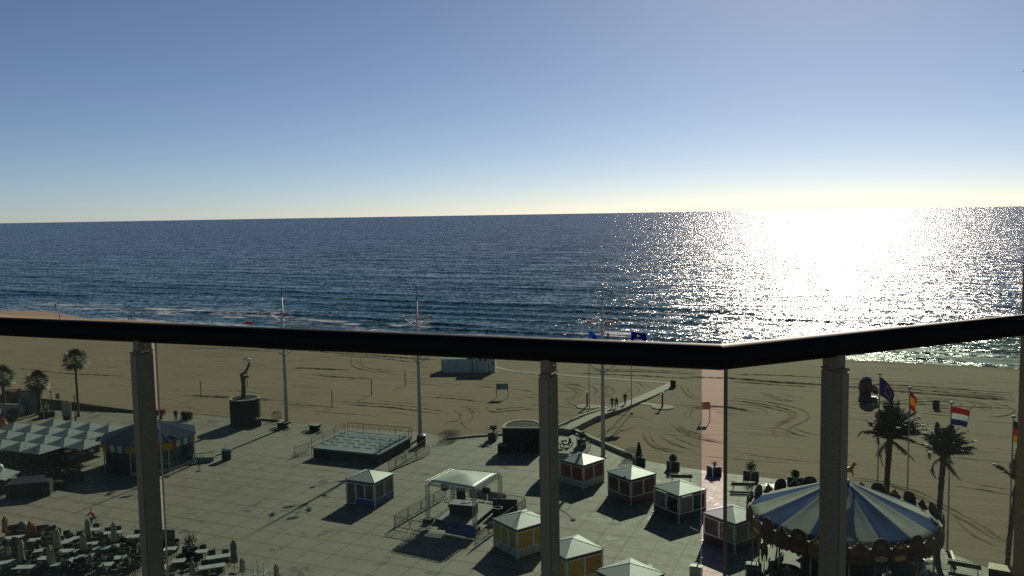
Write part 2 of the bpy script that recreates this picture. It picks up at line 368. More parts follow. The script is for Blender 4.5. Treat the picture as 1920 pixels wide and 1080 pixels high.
# walkway to the sea
WALK = mat('walkway_planks', (0.239, 0.208, 0.170), 0.8, var=0.25, scale=1.5, bump=0.2)
a = [P(1058, 806, .6), P(1108, 781, .6), P(1155, 766, .45), P(1215, 741, .25), P(1262, 719, .12)]
o = strip_wall('walkway_path', a, 1.8, -0.3, [0.75, 0.75, 0.5, 0.25, 0.12], WALK); tag(o, kind='structure')
e = [P(1043, 803, .7), P(1090, 782, .7), P(1132, 768, .5)]
tag(strip_wall('walkway_kerb', e, 0.25, -0.3, [1.0, 1.0, 0.7], CONC), kind='structure')
tag(strip_wall('beach_path', [P(1262, 719), P(1150, 711), P(1045, 703), P(965, 697), P(940, 692), P(922, 685)], 0.9, -0.1, 0.06, WALK), kind='structure')
tag(strip_wall('beach_path', [P(1192, 756), P(1215, 757.5), P(1240, 761)], 1.0, -0.1, 0.05, CONC), kind='structure')
tag(strip_wall('beach_path', [P(1100, 760), P(1140, 764.5)], 1.2, -0.1, 0.05, CONC), kind='structure')
g = G('tyre_track_sand'); tc = g.node('ShaderNodeTexCoord'); nn = g.noise(tc.outputs['Object'], 2.5, 5, 0.7)
g.l.new(g.mix(nn, (0.191, 0.140, 0.095), (0.244, 0.180, 0.124)), g.b.inputs['Base Color']); g.b.inputs['Roughness'].default_value = 0.95; g.b.inputs['Specular IOR Level'].default_value = 0.05
def Z5(*p): return [(800+x/4, 600+y/4) for x, y in p]
def Z7(*p): return [(1200+x/4, 560+y/4) for x, y in p]
def ZR(*p): return [(1560+x/5.14, 660+y/5.14) for x, y in p]
def ZL(*p): return [(1560+x/4.908, 860+y/4.908) for x, y in p]
TR = [Z5((170, 675), (240, 695), (265, 720), (250, 745), (180, 765), (100, 800)), Z5((230, 650), (310, 660), (355, 690), (345, 745)), Z5((345, 730), (270, 760), (290, 800), (350, 835)),
      Z5((1000, 495), (1060, 505), (1130, 535), (1100, 575), (1030, 605)), Z5((1180, 480), (1240, 500), (1280, 530), (1230, 570)), Z5((1290, 480), (1380, 505), (1410, 535), (1350, 570), (1230, 580)),
      Z5((1470, 500), (1515, 520), (1500, 545), (1450, 555)), Z5((1540, 465), (1610, 485), (1640, 515)), Z5((640, 515), (740, 530), (840, 550)), Z5((650, 575), (720, 600)), Z5((700, 565), (800, 585), (840, 605)),
      Z5((0, 575), (200, 590), (450, 620)), Z5((430, 650), (490, 690), (650, 680), (840, 665)), Z5((1615, 830), (1650, 900), (1720, 960), (1920, 1010)), Z5((1730, 860), (1800, 900), (1920, 960)), Z5((1820, 770), (1920, 830), (2100, 890)),
      Z5((1340, 915), (1400, 870), (1470, 830), (1590, 800)), Z5((980, 480), (1130, 490), (1220, 520)), Z5((1020, 610), (1110, 640), (1180, 680)),
      Z7((380, 890), (385, 850), (450, 820), (600, 815), (780, 840), (890, 880)), Z7((760, 810), (900, 825), (960, 860), (955, 885)), Z7((540, 850), (650, 865), (725, 890)),
      Z7((650, 760), (900, 790), (1100, 830), (1170, 870), (1130, 910), (1020, 960), (995, 1000), (1030, 1050)), Z7((690, 790), (890, 805), (1070, 845), (1130, 870), (1110, 900), (1000, 950)), Z7((1030, 960), (1150, 1010), (1300, 1050)),
      Z7((900, 690), (940, 720), (1040, 760), (1200, 780)), Z7((1030, 695), (1100, 725), (1260, 750)), Z7((300, 640), (350, 720), (450, 760)), Z7((240, 750), (230, 730), (280, 705)), Z7((20, 1000), (60, 1080), (160, 1160)),
      Z7((130, 1020), (230, 1080), (420, 1150)), Z7((220, 935), (330, 1010), (480, 1060), (700, 1100)), Z7((660, 570), (1000, 575), (1360, 592), (1900, 620)), Z7((300, 590), (660, 600), (1000, 625), (1360, 650), (1900, 690)), Z7((660, 622), (1000, 645), (1360, 668)), Z7((-500, 560), (0, 580), (450, 606)),
      Z7((-400, 540), (100, 552), (450, 572)), ZR((150, 345), (500, 372), (1000, 414), (1790, 468)), ZR((150, 300), (800, 330), (1790, 402)), ZR((640, 385), (1100, 424), (1790, 478)), ZR((150, 325), (600, 350), (1200, 400), (1790, 448)),
      ZR((150, 510), (700, 500), (1200, 525), (1790, 550)), ZR((750, 520), (700, 500), (900, 480), (1150, 480), (1250, 500), (1150, 540), (900, 545)), ZR((1260, 460), (1450, 510), (1470, 545), (1380, 570)), ZR((1500, 470), (1700, 530), (1750, 570), (1690, 610), (1450, 635)),
      ZR((150, 400), (420, 390), (560, 420), (575, 455), (480, 480), (150, 482)), ZR((620, 390), (780, 420), (820, 460), (760, 480)), ZR((230, 175), (300, 195), (330, 225)), ZR((850, 590), (1100, 615), (1300, 630)),
      ZL((130, 190), (450, 230), (800, 340), (960, 430), (1200, 560), (1440, 690)), ZL((560, 255), (760, 350), (960, 440)), ZL((1190, 540), (1350, 650), (1590, 790)), ZL((1110, 550), (1300, 700), (1580, 850)), ZL((700, 250), (950, 370)),
      ZL((1120, 245), (1440, 300), (1700, 340)), [(580, 701), (620, 707), (700, 712)], [(620, 665), (700, 671), (780, 680)], [(480, 653), (600, 660), (760, 672), (820, 675)], [(660, 668), (668, 690), (740, 700)], [(790, 683), (800, 676), (822, 674)],
      [(330, 652), (420, 655), (520, 660)], [(540, 690), (660, 695)], [(30, 690), (120, 700), (240, 706)], [(330, 742), (400, 745), (520, 752)], [(640, 758), (740, 765), (830, 778)], [(520, 756), (640, 765)], [(900, 755), (930, 760)]]
def smooth(pts, step=0.7):
    pts = [Vector(p) for p in pts]; out = []
    q = [pts[0]*2-pts[1]]+pts+[pts[-1]*2-pts[-2]]
    for i in range(1, len(q)-2):
        n = max(2, int((q[i+1]-q[i]).length/step))
        for k in range(n):
            t = k/n; a, b_, c_, d = q[i-1], q[i], q[i+1], q[i+2]
            out.append(0.5*((2*b_)+(c_-a)*t+(2*a-5*b_+4*c_-d)*t*t+(3*b_-a-3*c_+d)*t**3))
    return out+[pts[-1]]
tb = MB(); rnd = random.Random(3)
def ridge(pts, wd, ht):
    n = len(pts)
    if n < 3: return
    vs = []
    for i, p in enumerate(pts):
        t = (pts[min(i+1, n-1)]-pts[max(i-1, 0)]).xy.normalized(); q = Vector((-t.y, t.x, 0))
        k = min(1, i/4, (n-1-i)/4); j = k*(0.55+0.9*rnd.random()); off = q*(rnd.random()-.5)*wd*.35
        vs += [p+off+q*wd*(.4+.6*k)/2+Vector((0, 0, -.03)), p+off+Vector((0, 0, ht*j)), p+off-q*wd*(.4+.6*k)/2+Vector((0, 0, -.03))]
    fs = []
    for i in range(n-1):
        a, b_ = 3*i, 3*i+3; fs += [(a, a+1, b_+1, b_), (a+1, a+2, b_+2, b_+1)]
    tb.add(vs, fs)
for i, t in enumerate(TR):
    pts = smooth([P(*p) for p in t]); ridge(pts, 0.65, 0.10)
    if i % 3 != 2:
        k = 0.75 if i % 2 else 1.7
        off = []
        for j, p in enumerate(pts):
            d = (pts[min(j+1, len(pts)-1)]-pts[max(j-1, 0)]).xy.normalized(); off.append(p+Vector((-d.y, d.x, 0))*k)
        ridge(off, 0.5, 0.07)
for k in range(150):                          # combed furrows left by the beach cleaner
    px = rnd.uniform(-20, 1900); py = rnd.uniform(660, 775) if px < 1000 else rnd.uniform(685, 860)
    p = P(px, py)
    if to_shore(p)[1] > -9: continue
    d = Vector((math.cos(SH_A), math.sin(SH_A), 0)); ln = rnd.uniform(3, 13); q = Vector((-d.y, d.x, 0))
    ridge(smooth([p, p+d*ln*.5+q*rnd.uniform(-.5, .5), p+d*ln+q*rnd.uniform(-1, 1)]), 0.28, rnd.uniform(.015, .04))
tag(tb.build('tyre_tracks', g.m, smooth=False), kind='stuff')
# ------------------------------------------------------------ balcony
RAILZ = HC-0.32
RL, RC, RR_ = P(0, 612, RAILZ), P(1350, 669.5, RAILZ), P(1920, 609, RAILZ)
dL = (RC-RL).normalized(); dR = (RR_-RC).normalized()
nL = Vector((-dL.y, dL.x, 0)); nR = Vector((-dR.y, dR.x, 0))      # towards the sea
FLOORZ = 26.6
def on_line(p0, d, px, py=860):
    """plan point of the line p0 + t d that stands at picture column px"""
    q = P(px, py, 0)-CAM_P; q.z = 0
    den = d.x*q.y-d.y*q.x; r = CAM_P-p0
    t = (r.x*q.y-r.y*q.x)/den
    return p0+d*t
BLACK = mat('black_powder_coat', (0.006, 0.006, 0.006), 0.55, var=0.1, scale=8, spec=0.10)
POSTM = mat('grey_painted_aluminium', (0.21, 0.185, 0.125), 0.65, var=0.05, scale=1.5, spec=0.3)
rail = thing('balcony_railing', 'balcony railing with black round handrail, grey posts and tinted glass panes', 'railing', (RC.x, RC.y, FLOORZ))
O = Vector((RC.x, RC.y, FLOORZ)); b = MB()
A0 = RL-dL*1.6; B0 = RR_+dR*0.9
mt = (dL+dR).normalized()                      # normal of the mitre plane at the corner
def half(p0, d):
    s_ = Vector((-d.y, d.x, 0)); u = Vector((0, 0, 1)); vs = []
    for end in (0, 1):
        for j in range(28):
            a = 2*math.pi*j/28; o = s_*math.cos(a)*.0288+u*math.sin(a)*.0288
            q = (p0-O+o) if end == 0 else (RC-O+o-d*(o.dot(mt)/d.dot(mt)))
            vs.append(q)
    b.add(vs, [(j, (j+1) % 28, 28+(j+1) % 28, 28+j) for j in range(28)]+[tuple(range(28))])
half(A0, dL); half(B0, dR)
b.build('handrail', BLACK, rail, smooth=True)
def post(p, d, n):
    b = MB(); q = p-O; a = math.atan2(d.y, d.x); top = RAILZ-0.0285-FLOORZ
    b.bevbox((q.x, q.y, (top-.03)/2), (0.029, 0.066, top-.03), 0.004, a)
    b.box((q.x, q.y, .006), (.08, .12, .012), a)
    o = b.build('post', POSTM, rail)
    k = MB(); k.bevbox((q.x+n.x*.004, q.y+n.y*.004, top-.010), (0.025, 0.052, 0.036), .003, a); k.bevbox((q.x, q.y, top-.0275), (0.0295, 0.0665, 0.006), .002, a)
    k.tube((q.x+d.x*.012, q.y+d.y*.012, top-.012), (q.x+d.x*.017, q.y+d.y*.017, top-.012), 0.005)
    k.build('bracket', POSTM, o)
for px in (273, 1029): post(on_line(RL, dL, px, 800), dL, nL)
post(on_line(RL, dL, 273, 800)-dL*1.05, dL, nL); post(on_line(RC, dR, 1564, 800), dR, nR); post(on_line(RC, dR, 1564, 800)+dR*.98, dR, nR)
g = G('tinted_glass'); n = g.n; n.remove(g.b)
tr = g.node('ShaderNodeBsdfTransparent'); tr.inputs[0].default_value = (0.667, 0.76, 0.698, 1)
gl = g.node('ShaderNodeBsdfGlossy'); gl.inputs['Roughness'].default_value = 0.015; gl.inputs[0].default_value = (.9, .95, .92, 1)
df = g.node('ShaderNodeBsdfDiffuse'); df.inputs[0].default_value = (0.55, 0.58, 0.5, 1)
tc = g.node('ShaderNodeTexCoord'); sm = g.noise(g.map(tc.outputs['Object'], sc=(1, 1, .25)), 5, 6, 0.7)
lw = g.node('ShaderNodeLayerWeight'); lw.inputs[0].default_value = 0.12
m1 = g.node('ShaderNodeMixShader'); g.l.new(g.math('MULTIPLY', lw.outputs['Fresnel'], 0.8), m1.inputs[0]); g.l.new(tr.outputs[0], m1.inputs[1]); g.l.new(gl.outputs[0], m1.inputs[2])
m2 = g.node('ShaderNodeMixShader'); g.l.new(g.ramp(sm, 0.4, 0.8, 0.02, 0.075), m2.inputs[0]); g.l.new(m1.outputs[0], m2.inputs[1]); g.l.new(df.outputs[0], m2.inputs[2])  # pale film: smears plus an even haze veil that lifts the shadows
g.l.new(m2.outputs[0], g.out.inputs[0]); GLASS = g.m
GEDGE = mat('sunlit_glass_edge', (0.62, 0.64, 0.58), 0.25, var=0.1, scale=20); GEDGE_D = mat('dark_glass_edge', (0.02, 0.025, 0.025), 0.25, var=0.1, scale=20)  # pale edge has the glint of the sun put into its colour
def pane(p, q, n, ends, th=0.008):
    b = MB(); z0, z1 = 0.09, RAILZ-FLOORZ-.035; p = p-O; q = q-O; d = (q-p).normalized()
    a = [p-n*th/2, q-n*th/2, q+n*th/2, p+n*th/2]
    b.add([(v.x, v.y, z0) for v in a]+[(v.x, v.y, z1) for v in a], [(0, 1, 5, 4), (2, 3, 7, 6)], 0)
    b.add([(v.x, v.y, z0) for v in a]+[(v.x, v.y, z1) for v in a], [(3, 2, 1, 0), (4, 5, 6, 7), (1, 2, 6, 5), (3, 0, 4, 7)], 1)
    return b.build('glass_pane', [GLASS, ends], rail)
OFF = 0.06
pane(on_line(RL+nL*OFF, dL, 268)-dL*1.3, on_line(RL+nL*OFF, dL, 268), nL, GEDGE)
pane(on_line(RL+nL*OFF, dL, 303), on_line(RL+nL*OFF, dL, 1315), nL, GEDGE)
pane(on_line(RC+nR*OFF, dR, 1360), on_line(RC+nR*OFF, dR, 1360)+dR*1.45, nR, GEDGE_D, .014)
STUCCO = mat('ochre_stucco', (0.30, 0.17, 0.085), 0.9, var=0.18, scale=3, bump=0.4, bscale=60)
FAC = mat('facade_render', (0.13, 0.125, 0.11), 0.9, var=0.12, scale=1.5, bump=0.2)
DARKGL = mat('dark_window', (0.03, 0.035, 0.04), 0.1, var=0.1)
hotel = thing('hotel_building', 'ochre stucco divider wall of the balcony at the right picture edge', 'building', (0, 0, 0))
q = P(1908, 640, 27.7); ry = 2.62; rx = 948.5/FPX*(ry+.14)
MB().box((rx+.422, ry+.07, (27.84+FLOORZ)/2), (.8, .14, 27.84-FLOORZ)).build('partition_wall', STUCCO, hotel)
fl = [RL-dL*3+nL*.12, RC+nL*.10+nR*.03, RR_+dR*1.5+nR*.12]
pl = [(v.x, v.y) for v in fl]+[(4.5, -1.2), (-5, -1.2)]
MB().prism(pl[::-1], FLOORZ-.25, FLOORZ).build('balcony_floor', FAC, hotel)
# sprig of a plant hanging by the right picture edge
LEAF = mat('dark_leaf', (0.035, 0.055, 0.025), 0.6, var=0.4, scale=8)
pq = Vector((958.5/FPX*3.0, 3.0, 0)); zz = ztop(pq, 128)
hp = thing('hanging_plant', 'tip of a small dark plant hanging into the sky at the right edge', 'plant', (pq.x+.045, pq.y, zz))
b = MB(); b.path([(.5, 0, .5), (.2, 0, .22), (.05, 0, .02), (-.02, 0, -.01)], [.004, .003, .002, .001], 5); b.build('stem', LEAF, hp)
b = MB(); rr = random.Random(5)
for k in range(34):
    t = rr.random(); c = Vector((.5*t-.03, rr.uniform(-.02, .02), .5*t+rr.uniform(-.02, .02))); u = Vector((rr.uniform(-1, 1), rr.uniform(-.4, .4), rr.uniform(-1, 1))).normalized()*.03; v = u.orthogonal().normalized()*.008
    b.add([c, c+u*.5+v, c+u, c+u*.5-v], [(0, 1, 2, 3)])
b.build('leaves', LEAF, hp)
# ------------------------------------------------------------ masts, posts, flags
WHITEM = mat('white_painted_steel', (0.40, 0.40, 0.40), 0.5, var=0.08, scale=1.5)
STEEL = mat('galvanised_steel', (0.42, 0.43, 0.43), 0.35, 0.7, var=0.15, scale=6)
DSTEEL = mat('dark_steel', (0.05, 0.055, 0.05), 0.45, 0.3, var=0.2, scale=5)
BLUEP = mat('blue_paint', (0.03, 0.09, 0.25), 0.4, var=0.1)
SALMON = mat('salmon_lamp_housing', (0.25, 0.15, 0.12), 0.6, var=0.15)
WOODD = mat('dark_timber', (0.055, 0.04, 0.03), 0.8, var=0.35, scale=4, bump=0.3)
def mast(base, ytop, label, seed):
    p = pz(*base); h = ztop(p, ytop)-PZ
    t = thing('light_mast', label, 'light mast', p, 0, 'tall white light masts along the edge of the plaza')
    b = MB(); b.path([(0, 0, 0), (0, 0, h*.5), (0, 0, h*.9)], [.26, .18, .09], 14); b.lathe([(.42, 0), (.42, .12), (.3, .2)], n=14); b.build('pole', WHITEM, t, True)
    b = MB(); b.path([(0, 0, h*.9), (0, 0, h)], [.075, .03], 8); b.build('tip', BLUEP, t)
    rr = random.Random(seed)
    for zb, rch, up, spot in ((h*.50, 2.3, 1.5, False), (h*.735, 1.7, 1.2, True)):
        MB().lathe([(.2, -.25), (.27, 0), (.2, .25)], (0, 0, zb), 12).build('collar', WHITEM, t, True)
        for k in range(4):
            a = R(20+90*k) if spot else R(-10+90*k)
            pts = [(math.cos(a)*r_, math.sin(a)*r_, zb+z_) for r_, z_ in ((.1, 0), (rch*.45, up*.35), (rch*.8, up*.78), (rch, up))]
            arm = MB().path(pts, [.055, .045, .04, .03], 7).build('arm', WHITEM, t, True)
            e = Vector(pts[-1])
            if spot:
                fx = MB()
                for q in range(3): fx.box((e.x+(q-1)*.36*-math.sin(a), e.y+(q-1)*.36*math.cos(a), e.z+.05), (.22, .22, .26), a)
                fx.tube((e.x+.6*math.sin(a), e.y-.6*math.cos(a), e.z-.15), (e.x-.6*math.sin(a), e.y+.6*math.cos(a), e.z-.15), .04)
                fx.build('floodlight', SALMON if k != 1 else WHITEM, arm)
            else:
                MB().lathe([(.05, 0), (.26, .05), (.26, .14), (.05, .22)], e, 10).build('lamp_head', WHITEM, arm)
mast((538, 801), 530, 'tall white light mast beside the bronze sculpture drum', 1)
mast((788, 823), 536, 'tall white light mast standing at the corner of the fenced low stage', 2)
mast((1131, 858), 535, 'tall white light mast behind the kiosk with red panels', 3)
VB = ['between the sculpture and the slim palm', 'directly behind the bronze sculpture', 'right behind the fenced low stage', 'between the stage post and the beach hut', 'nearest to the white beach hut']
for i, (x, yb, yt) in enumerate([(377, 745, 715), (464, 724, 697), (623, 764, 733), (697, 741, 712), (760, 722, 694)]):
    p = P(x, yb); h = ztop(p, yt)
    t = thing('beach_post', 'dark slim volleyball post in the sand '+VB[i], 'post', p, 0, 'volleyball posts on the beach')
    MB().path([(0, 0, -.2), (0, 0, h)], .065, 8).build('shaft', WOODD, t); MB().box((0, 0, h*.93), (.16, .16, .06)).build('net_bracket', DSTEEL, t)
def cloth(name, W_, H_, droop, fold, mats, fn, parent, z, seed=1, curl=0.0, nx=28, ny=18, yaw=0.0):
    """flag hanging from a pole at the origin: W_ fly, H_ hoist, droop lowers the fly end"""
    rr = random.Random(seed); ph = rr.random()*6; b = MB(); vs = []; fs = []; ms = []
    for j in range(ny+1):
        for i in range(nx+1):
            u, v = i/nx, j/ny
            x = W_*u*(1-fold*u); zz = z-H_*v-droop*u*(.55+.45*u)*(1-.35*v)
            wv = .16*u*math.sin(7*u+ph+2.2*v)+.07*u*math.sin(15*u+ph*2-3*v)
            x2 = x*math.cos(yaw)-wv*math.sin(yaw); y2 = x*math.sin(yaw)+wv*math.cos(yaw)
            vs.append((.05+x2-curl*v*u, y2, zz))
    for j in range(ny):
        for i in range(nx):
            fs.append((j*(nx+1)+i, j*(nx+1)+i+1, (j+1)*(nx+1)+i+1, (j+1)*(nx+1)+i)); ms.append(fn((i+.5)/nx, (j+.5)/ny))
    b.v = vs; b.f = fs; b.m = ms; o = b.build(name, mats, parent, True)
    md = o.modifiers.new('solid', 'SOLIDIFY'); md.thickness = .004; return o
def cmat(name, rgb):
    m = mat('cloth_'+name, rgb, 0.8, var=0.1, scale=3, spec=0.1); n = m.node_tree.nodes; l = m.node_tree.links
    t = n.new('ShaderNodeBsdfTranslucent'); x = n.new('ShaderNodeMixShader'); x.inputs[0].default_value = 0.55     # thin cloth lets the sun through
    l.new(n['Principled BSDF'].inputs['Base Color'].links[0].from_socket, t.inputs[0]); l.new(n['Principled BSDF'].outputs[0], x.inputs[1]); l.new(t.outputs[0], x.inputs[2]); l.new(x.outputs[0], n['Material Output'].inputs[0]); return m
CRED, CWHITE, CBLUE, CYEL, CBLK, CNAVY = cmat('red', (.50, .02, .03)), cmat('white', (.72, .72, .72)), cmat('blue', (.02, .05, .30)), cmat('yellow', (.75, .42, .01)), cmat('black', (.01, .01, .01)), cmat('navy', (.012, .025, .22))
CSKY = cmat('sky_blue', (.03, .16, .42))
def flagpole(base, ytop, label, sand=False, r=.06):
    p = P(*base) if sand else pz(*base); h = ztop(p, ytop)-p.z
    t = thing('flagpole', label, 'flagpole', p, 0, 'flagpoles on the beach front')
    b = MB(); b.path([(0, 0, -.3 if sand else 0), (0, 0, h)], [r*1.3, r*.75], 10); b.lathe([(r*3, 0), (r*3, .04), (r*1.5, .1)], n=10); b.build('pole', STEEL, t, True)
    MB().lathe([(.02, -.05), (.22, 0), (.22, .06), (.08, .16)], (0, 0, h), 12).build('finial', WHITEM, t)
    return t, h-.25
t, z = flagpole((1645, 936), 702, 'flagpole flying a blue flag with yellow stars behind the tall palm')
def eu(u, v):
    for k in range(12):
        a = 2*math.pi*k/12
        if (u-.5-.2*math.cos(a))**2*2.25+(v-.5-.3*math.sin(a))**2 < .0016: return 1
    return 0
cloth('flag', 1.95, 1.8, 1.9, .28, [CNAVY, CYEL], eu, t, z, 2, .25, 48, 32)
t, z = flagpole((1700, 980), 728, 'flagpole with a limp red and yellow flag beside the tall palm')
cloth('flag', 1.5, 1.6, 1.9, .66, [CRED, CYEL], lambda u, v: 1 if .25 < v < .72 else 0, t, z, 3, .1)
t, z = flagpole((1776, 1034), 757, 'flagpole flying a red, white and blue striped flag')
cloth('flag', 1.9, 1.45, .40, .2, [CRED, CWHITE, CBLUE], lambda u, v: min(2, int(v*3)), t, z, 4, .35)
t, z = flagpole((1890, 1079), 783, 'flagpole with a black, red and gold flag beside the ochre wall')
cloth('flag', 2.0, 1.6, 1.2, .45, [CBLK, CRED, CYEL], lambda u, v: min(2, int(v*3)), t, z, 5, .2)
t, z = flagpole((1105, 771), 616, 'thin flagpole with a small light blue flag left of the walkway', True)
cloth('flag', 1.6, 1.0, 1.0, .3, [CSKY, CBLUE], lambda u, v: 1 if v > .55 and u > .4 else 0, t, z, 6, .1)
t, z = flagpole((1184, 764), 619, 'thin flagpole with a blue flag bearing a yellow disc beside the walkway', True)
def logo(u, v):
    d = ((u-.42)*1.55)**2+(v-.40)**2
    if d < .022 and u+.3*math.sin(v*9) > .33: return 1
    if d < .042 and u < .42: return 2
    if abs(v-.76-.05*math.sin(u*26)-.05*(u-.4)) < .035 and .18 < u < .82: return 3
    return 0
cloth('flag', 2.35, 1.45, .35, .08, [CNAVY, CYEL, CSKY, CWHITE], logo, t, z, 7, .05, 60, 40)

# ------------------------------------------------------------ palms
TRUNK = mat('palm_trunk', (0.085, 0.062, 0.042), 0.9, var=0.4, scale=5, bump=0.6, bscale=14)
FROND = mat('palm_frond', (0.024, 0.033, 0.013), 0.55, var=0.45, scale=3); FRONDD = mat('dry_palm_frond', (0.15, 0.115, 0.06), 0.8, var=0.3, scale=4)
def feather(b, o, az, el, ln, droop, rr, wind=0.0, leaf=.45, mi=0):
    n = 16; p = Vector(o); pts = [p.copy()]; e = el; a = az
    for i in range(n):
        d = Vector((math.cos(a)*math.cos(e), math.sin(a)*math.cos(e), math.sin(e))); d.x += wind*i/n; d.normalize()
        p = p+d*ln/n; pts.append(p.copy()); e -= droop/n*(.5+1.0*i/n)
    b.path(pts, [.035*(1-.8*i/n) for i in range(n+1)], 4, mi)
    for i in range(2, n+1):
        for q in range(3):
            t = (q+rr.random())/3; c = pts[i-1].lerp(pts[i], t); tg = (pts[i]-pts[i-1]).normalized(); sd = tg.cross(Vector((0, 0, 1))).normalized(); up = sd.cross(tg)
            L = leaf*(math.sin(math.pi*min(1, (i-.5)/n*.85+.12))**.6)*rr.uniform(.8, 1.15)
            for s_ in (-1, 1):
                dr = (tg*.75+sd*s_*.75+up*rr.uniform(-.1, .45)-Vector((0, 0, .25))).normalized(); w_ = tg*.05
                b.add([c-w_, c+w_, c+dr*L*.6+w_*.7-Vector((0, 0, .02)), c+dr*L-Vector((0, 0, L*.18))], [(0, 1, 2, 3)], mi)
def date_palm(base, yc, sz, label, nf, seed, lean=(0, 0), rt=.22):
    p = pz(*base); h = ztop(p, yc)-PZ; rr = random.Random(seed)
    t = thing('palm_tree', label, 'palm tree', p, 0, 'feathery palms by the carousel')
    b = MB(); k = 14; top = Vector((lean[0], lean[1], h))
    pts = [Vector((lean[0]*(i/k)**2, lean[1]*(i/k)**2, h*i/k)) for i in range(k+1)]
    b.path(pts, [rt*(1.35-.35*min(1, i/2))*(1+.07*(-1)**i)*(1+.25*max(0, i/k-.85)/.15) for i in range(k+1)], 12)
    for q in range(110):                       # stubs of cut fronds
        zf = rr.uniform(.05, .99); a = rr.random()*6.28; c = Vector((lean[0]*zf*zf, lean[1]*zf*zf, h*zf)); d = Vector((math.cos(a), math.sin(a), .9)); b.tube(c+d*rt*.7, c+d*rt*1.22, .07, .03, 4)
    b.build('trunk', TRUNK, t)
    b = MB()
    for q in range(nf):
        f = q/nf; a = q*2.399+rr.uniform(-.3, .3); el = R(86-(60*f if f < .92 else 125*f)+rr.uniform(-10, 10)); feather(b, top, a, el, sz*rr.uniform(.85, 1.15)*(1-.1*f), R(34+34*f), rr, .9, sz*.2, 1 if f > .95 else 0)
    b.build('crown', [FROND, FRONDD], t)
date_palm((1661, 958), 824, 3.3, 'tallest dark feathery palm rising behind the carousel canopy', 62, 11, (.25, 0), .24)
date_palm((1757, 1056), 856, 2.6, 'slim dark feathery palm right of the carousel, between two flags', 46, 12, (.3, 0), .2)
date_palm((1888, 1085), 905, 2.6, 'sparse leaning palm with few fronds beside the ochre wall', 13, 13, (.6, 0), .17)
def fan_palm(base, yc, sz, label, seed, rt=.17, skirt=1.0):
    p = pz(*base); h = ztop(p, yc)-PZ; rr = random.Random(seed)
    t = thing('palm_tree', label, 'palm tree', p, 0, 'fan palms on the promenade')
    b = MB(); b.path([(0, 0, 0), (0, 0, .4), (.03, 0, h*.5), (0, 0, h)], [rt*1.7, rt*1.15, rt, rt*.95], 10)
    for q in range(9): b.lathe([(rt*1.05, -.03), (rt*1.13, 0), (rt*1.05, .03)], (0, 0, h*(q+1)/10), 10)
    b.build('trunk', TRUNK, t, True)
    b = MB()
    for q in range(64):
        f = (q+rr.random())/64; a = q*2.399; el = R(85-140*f); dry = f > .8; d = Vector((math.cos(a)*math.cos(el), math.sin(a)*math.cos(el), math.sin(el)))
        ln = sz*rr.uniform(.5, .7)*(1 if not dry else .75*skirt); c = Vector((0, 0, h))+d*ln; b.tube((0, 0, h), c, .022, .015, 4, int(dry))
        sd = d.cross(Vector((0, 0, 1))); sd = sd.normalized() if sd.length > .05 else Vector((1, 0, 0)); up = sd.cross(d)
        for j in range(13):
            th = R(-95+190*j/12); dr = (d*math.cos(th)+sd*math.sin(th)+up*.15-Vector((0, 0, .35))).normalized(); L = sz*.42*rr.uniform(.75, 1.15); w_ = dr.cross(up).normalized()*.045
            m_ = c+dr*L*.5; b.add([c, m_+w_, c+dr*L-Vector((0, 0, L*.3)), m_-w_], [(0, 1, 2, 3)], int(dry))
    b.build('crown', [FROND, FRONDD], t)
fan_palm((147, 781), 676, 2.05, 'tall slim fan palm with a round crown on the promenade', 21, .16)
fan_palm((74, 777), 716, 2.0, 'short stout fan palm with drooping leaves beside the grey tower booth', 22, .3)
fan_palm((9, 775), 708, 2.2, 'dark fan palm cut by the left picture edge', 23, .22)

# ------------------------------------------------------------ sculpture drum, stone drum, bins, benches
CORT = mat('dark_corrugated_metal', (0.012, 0.009, 0.008), 0.8, 0.0, spec=0.15, var=0.3, scale=2, bump=0.1)
BRONZE = mat('bronze', (0.10, 0.075, 0.035), 0.45, 0.85, var=0.3, scale=4, bump=0.2); POLISH = mat('polished_metal', (0.85, 0.85, 0.82), 0.12, 1.0, var=0.05)
def ribbed(r, h, n=8):
    prof = [(r, 0)]
    for k in range(n): z0 = h*k/n; prof += [(r, z0+.02*h/n), (r, z0+.78*h/n), (r*.975, z0+.84*h/n), (r*.975, z0+.96*h/n)]
    return prof+[(r, h)]
p = pz(454, 800); p = p+Vector((0, 1.6, 0)); hd = ztop((p.x, p.y-2), 752)-PZ
dr = thing('sculpture_drum', 'dark ribbed round drum carrying the bronze sculpture', 'plinth', p)
MB().lathe(ribbed(2.0, hd, 7), n=40).build('drum', CORT, dr, False)
MB().lathe([(1.7, hd-.3), (1.72, hd-.05), (1.74, hd+.05), (2.04, hd+.05), (2.04, hd-.08), (2.0, hd-.1)], n=40).build('rim', CONC, dr)
MB().lathe([(1.69, hd-.4), (.01, hd-.38)], n=40).build('filling', CONC, dr)
hs = ztop(p, 672)-PZ
def fy(y): return ztop(p, y)-p.z
def fx(x): return (x-455)/FPX*(p-CAM_P).length*.97
sc = thing('bronze_sculpture', 'slender twisted bronze sculpture with a shining hooked top, standing in a drum', 'sculpture', p)
S_ = [(452, 756), (453, 740), (454, 722), (453, 708), (451, 703), (457, 699), (463, 690), (466, 682), (465, 677), (460, 673)]
V_ = [(fx(a), 0, fy(b_)) for a, b_ in S_]; V_ += [(fx(458), .1, fy(706)), (fx(465), .2, fy(707)), (fx(449), -.2, fy(701))]
skin('body', V_, [(i, i+1) for i in range(9)]+[(3, 10), (10, 11), (4, 12)], [.38, .34, .3, .3, .24, .2, .17, .17, .13, .08, .17, .1, .13], BRONZE, sc, 0, 2)
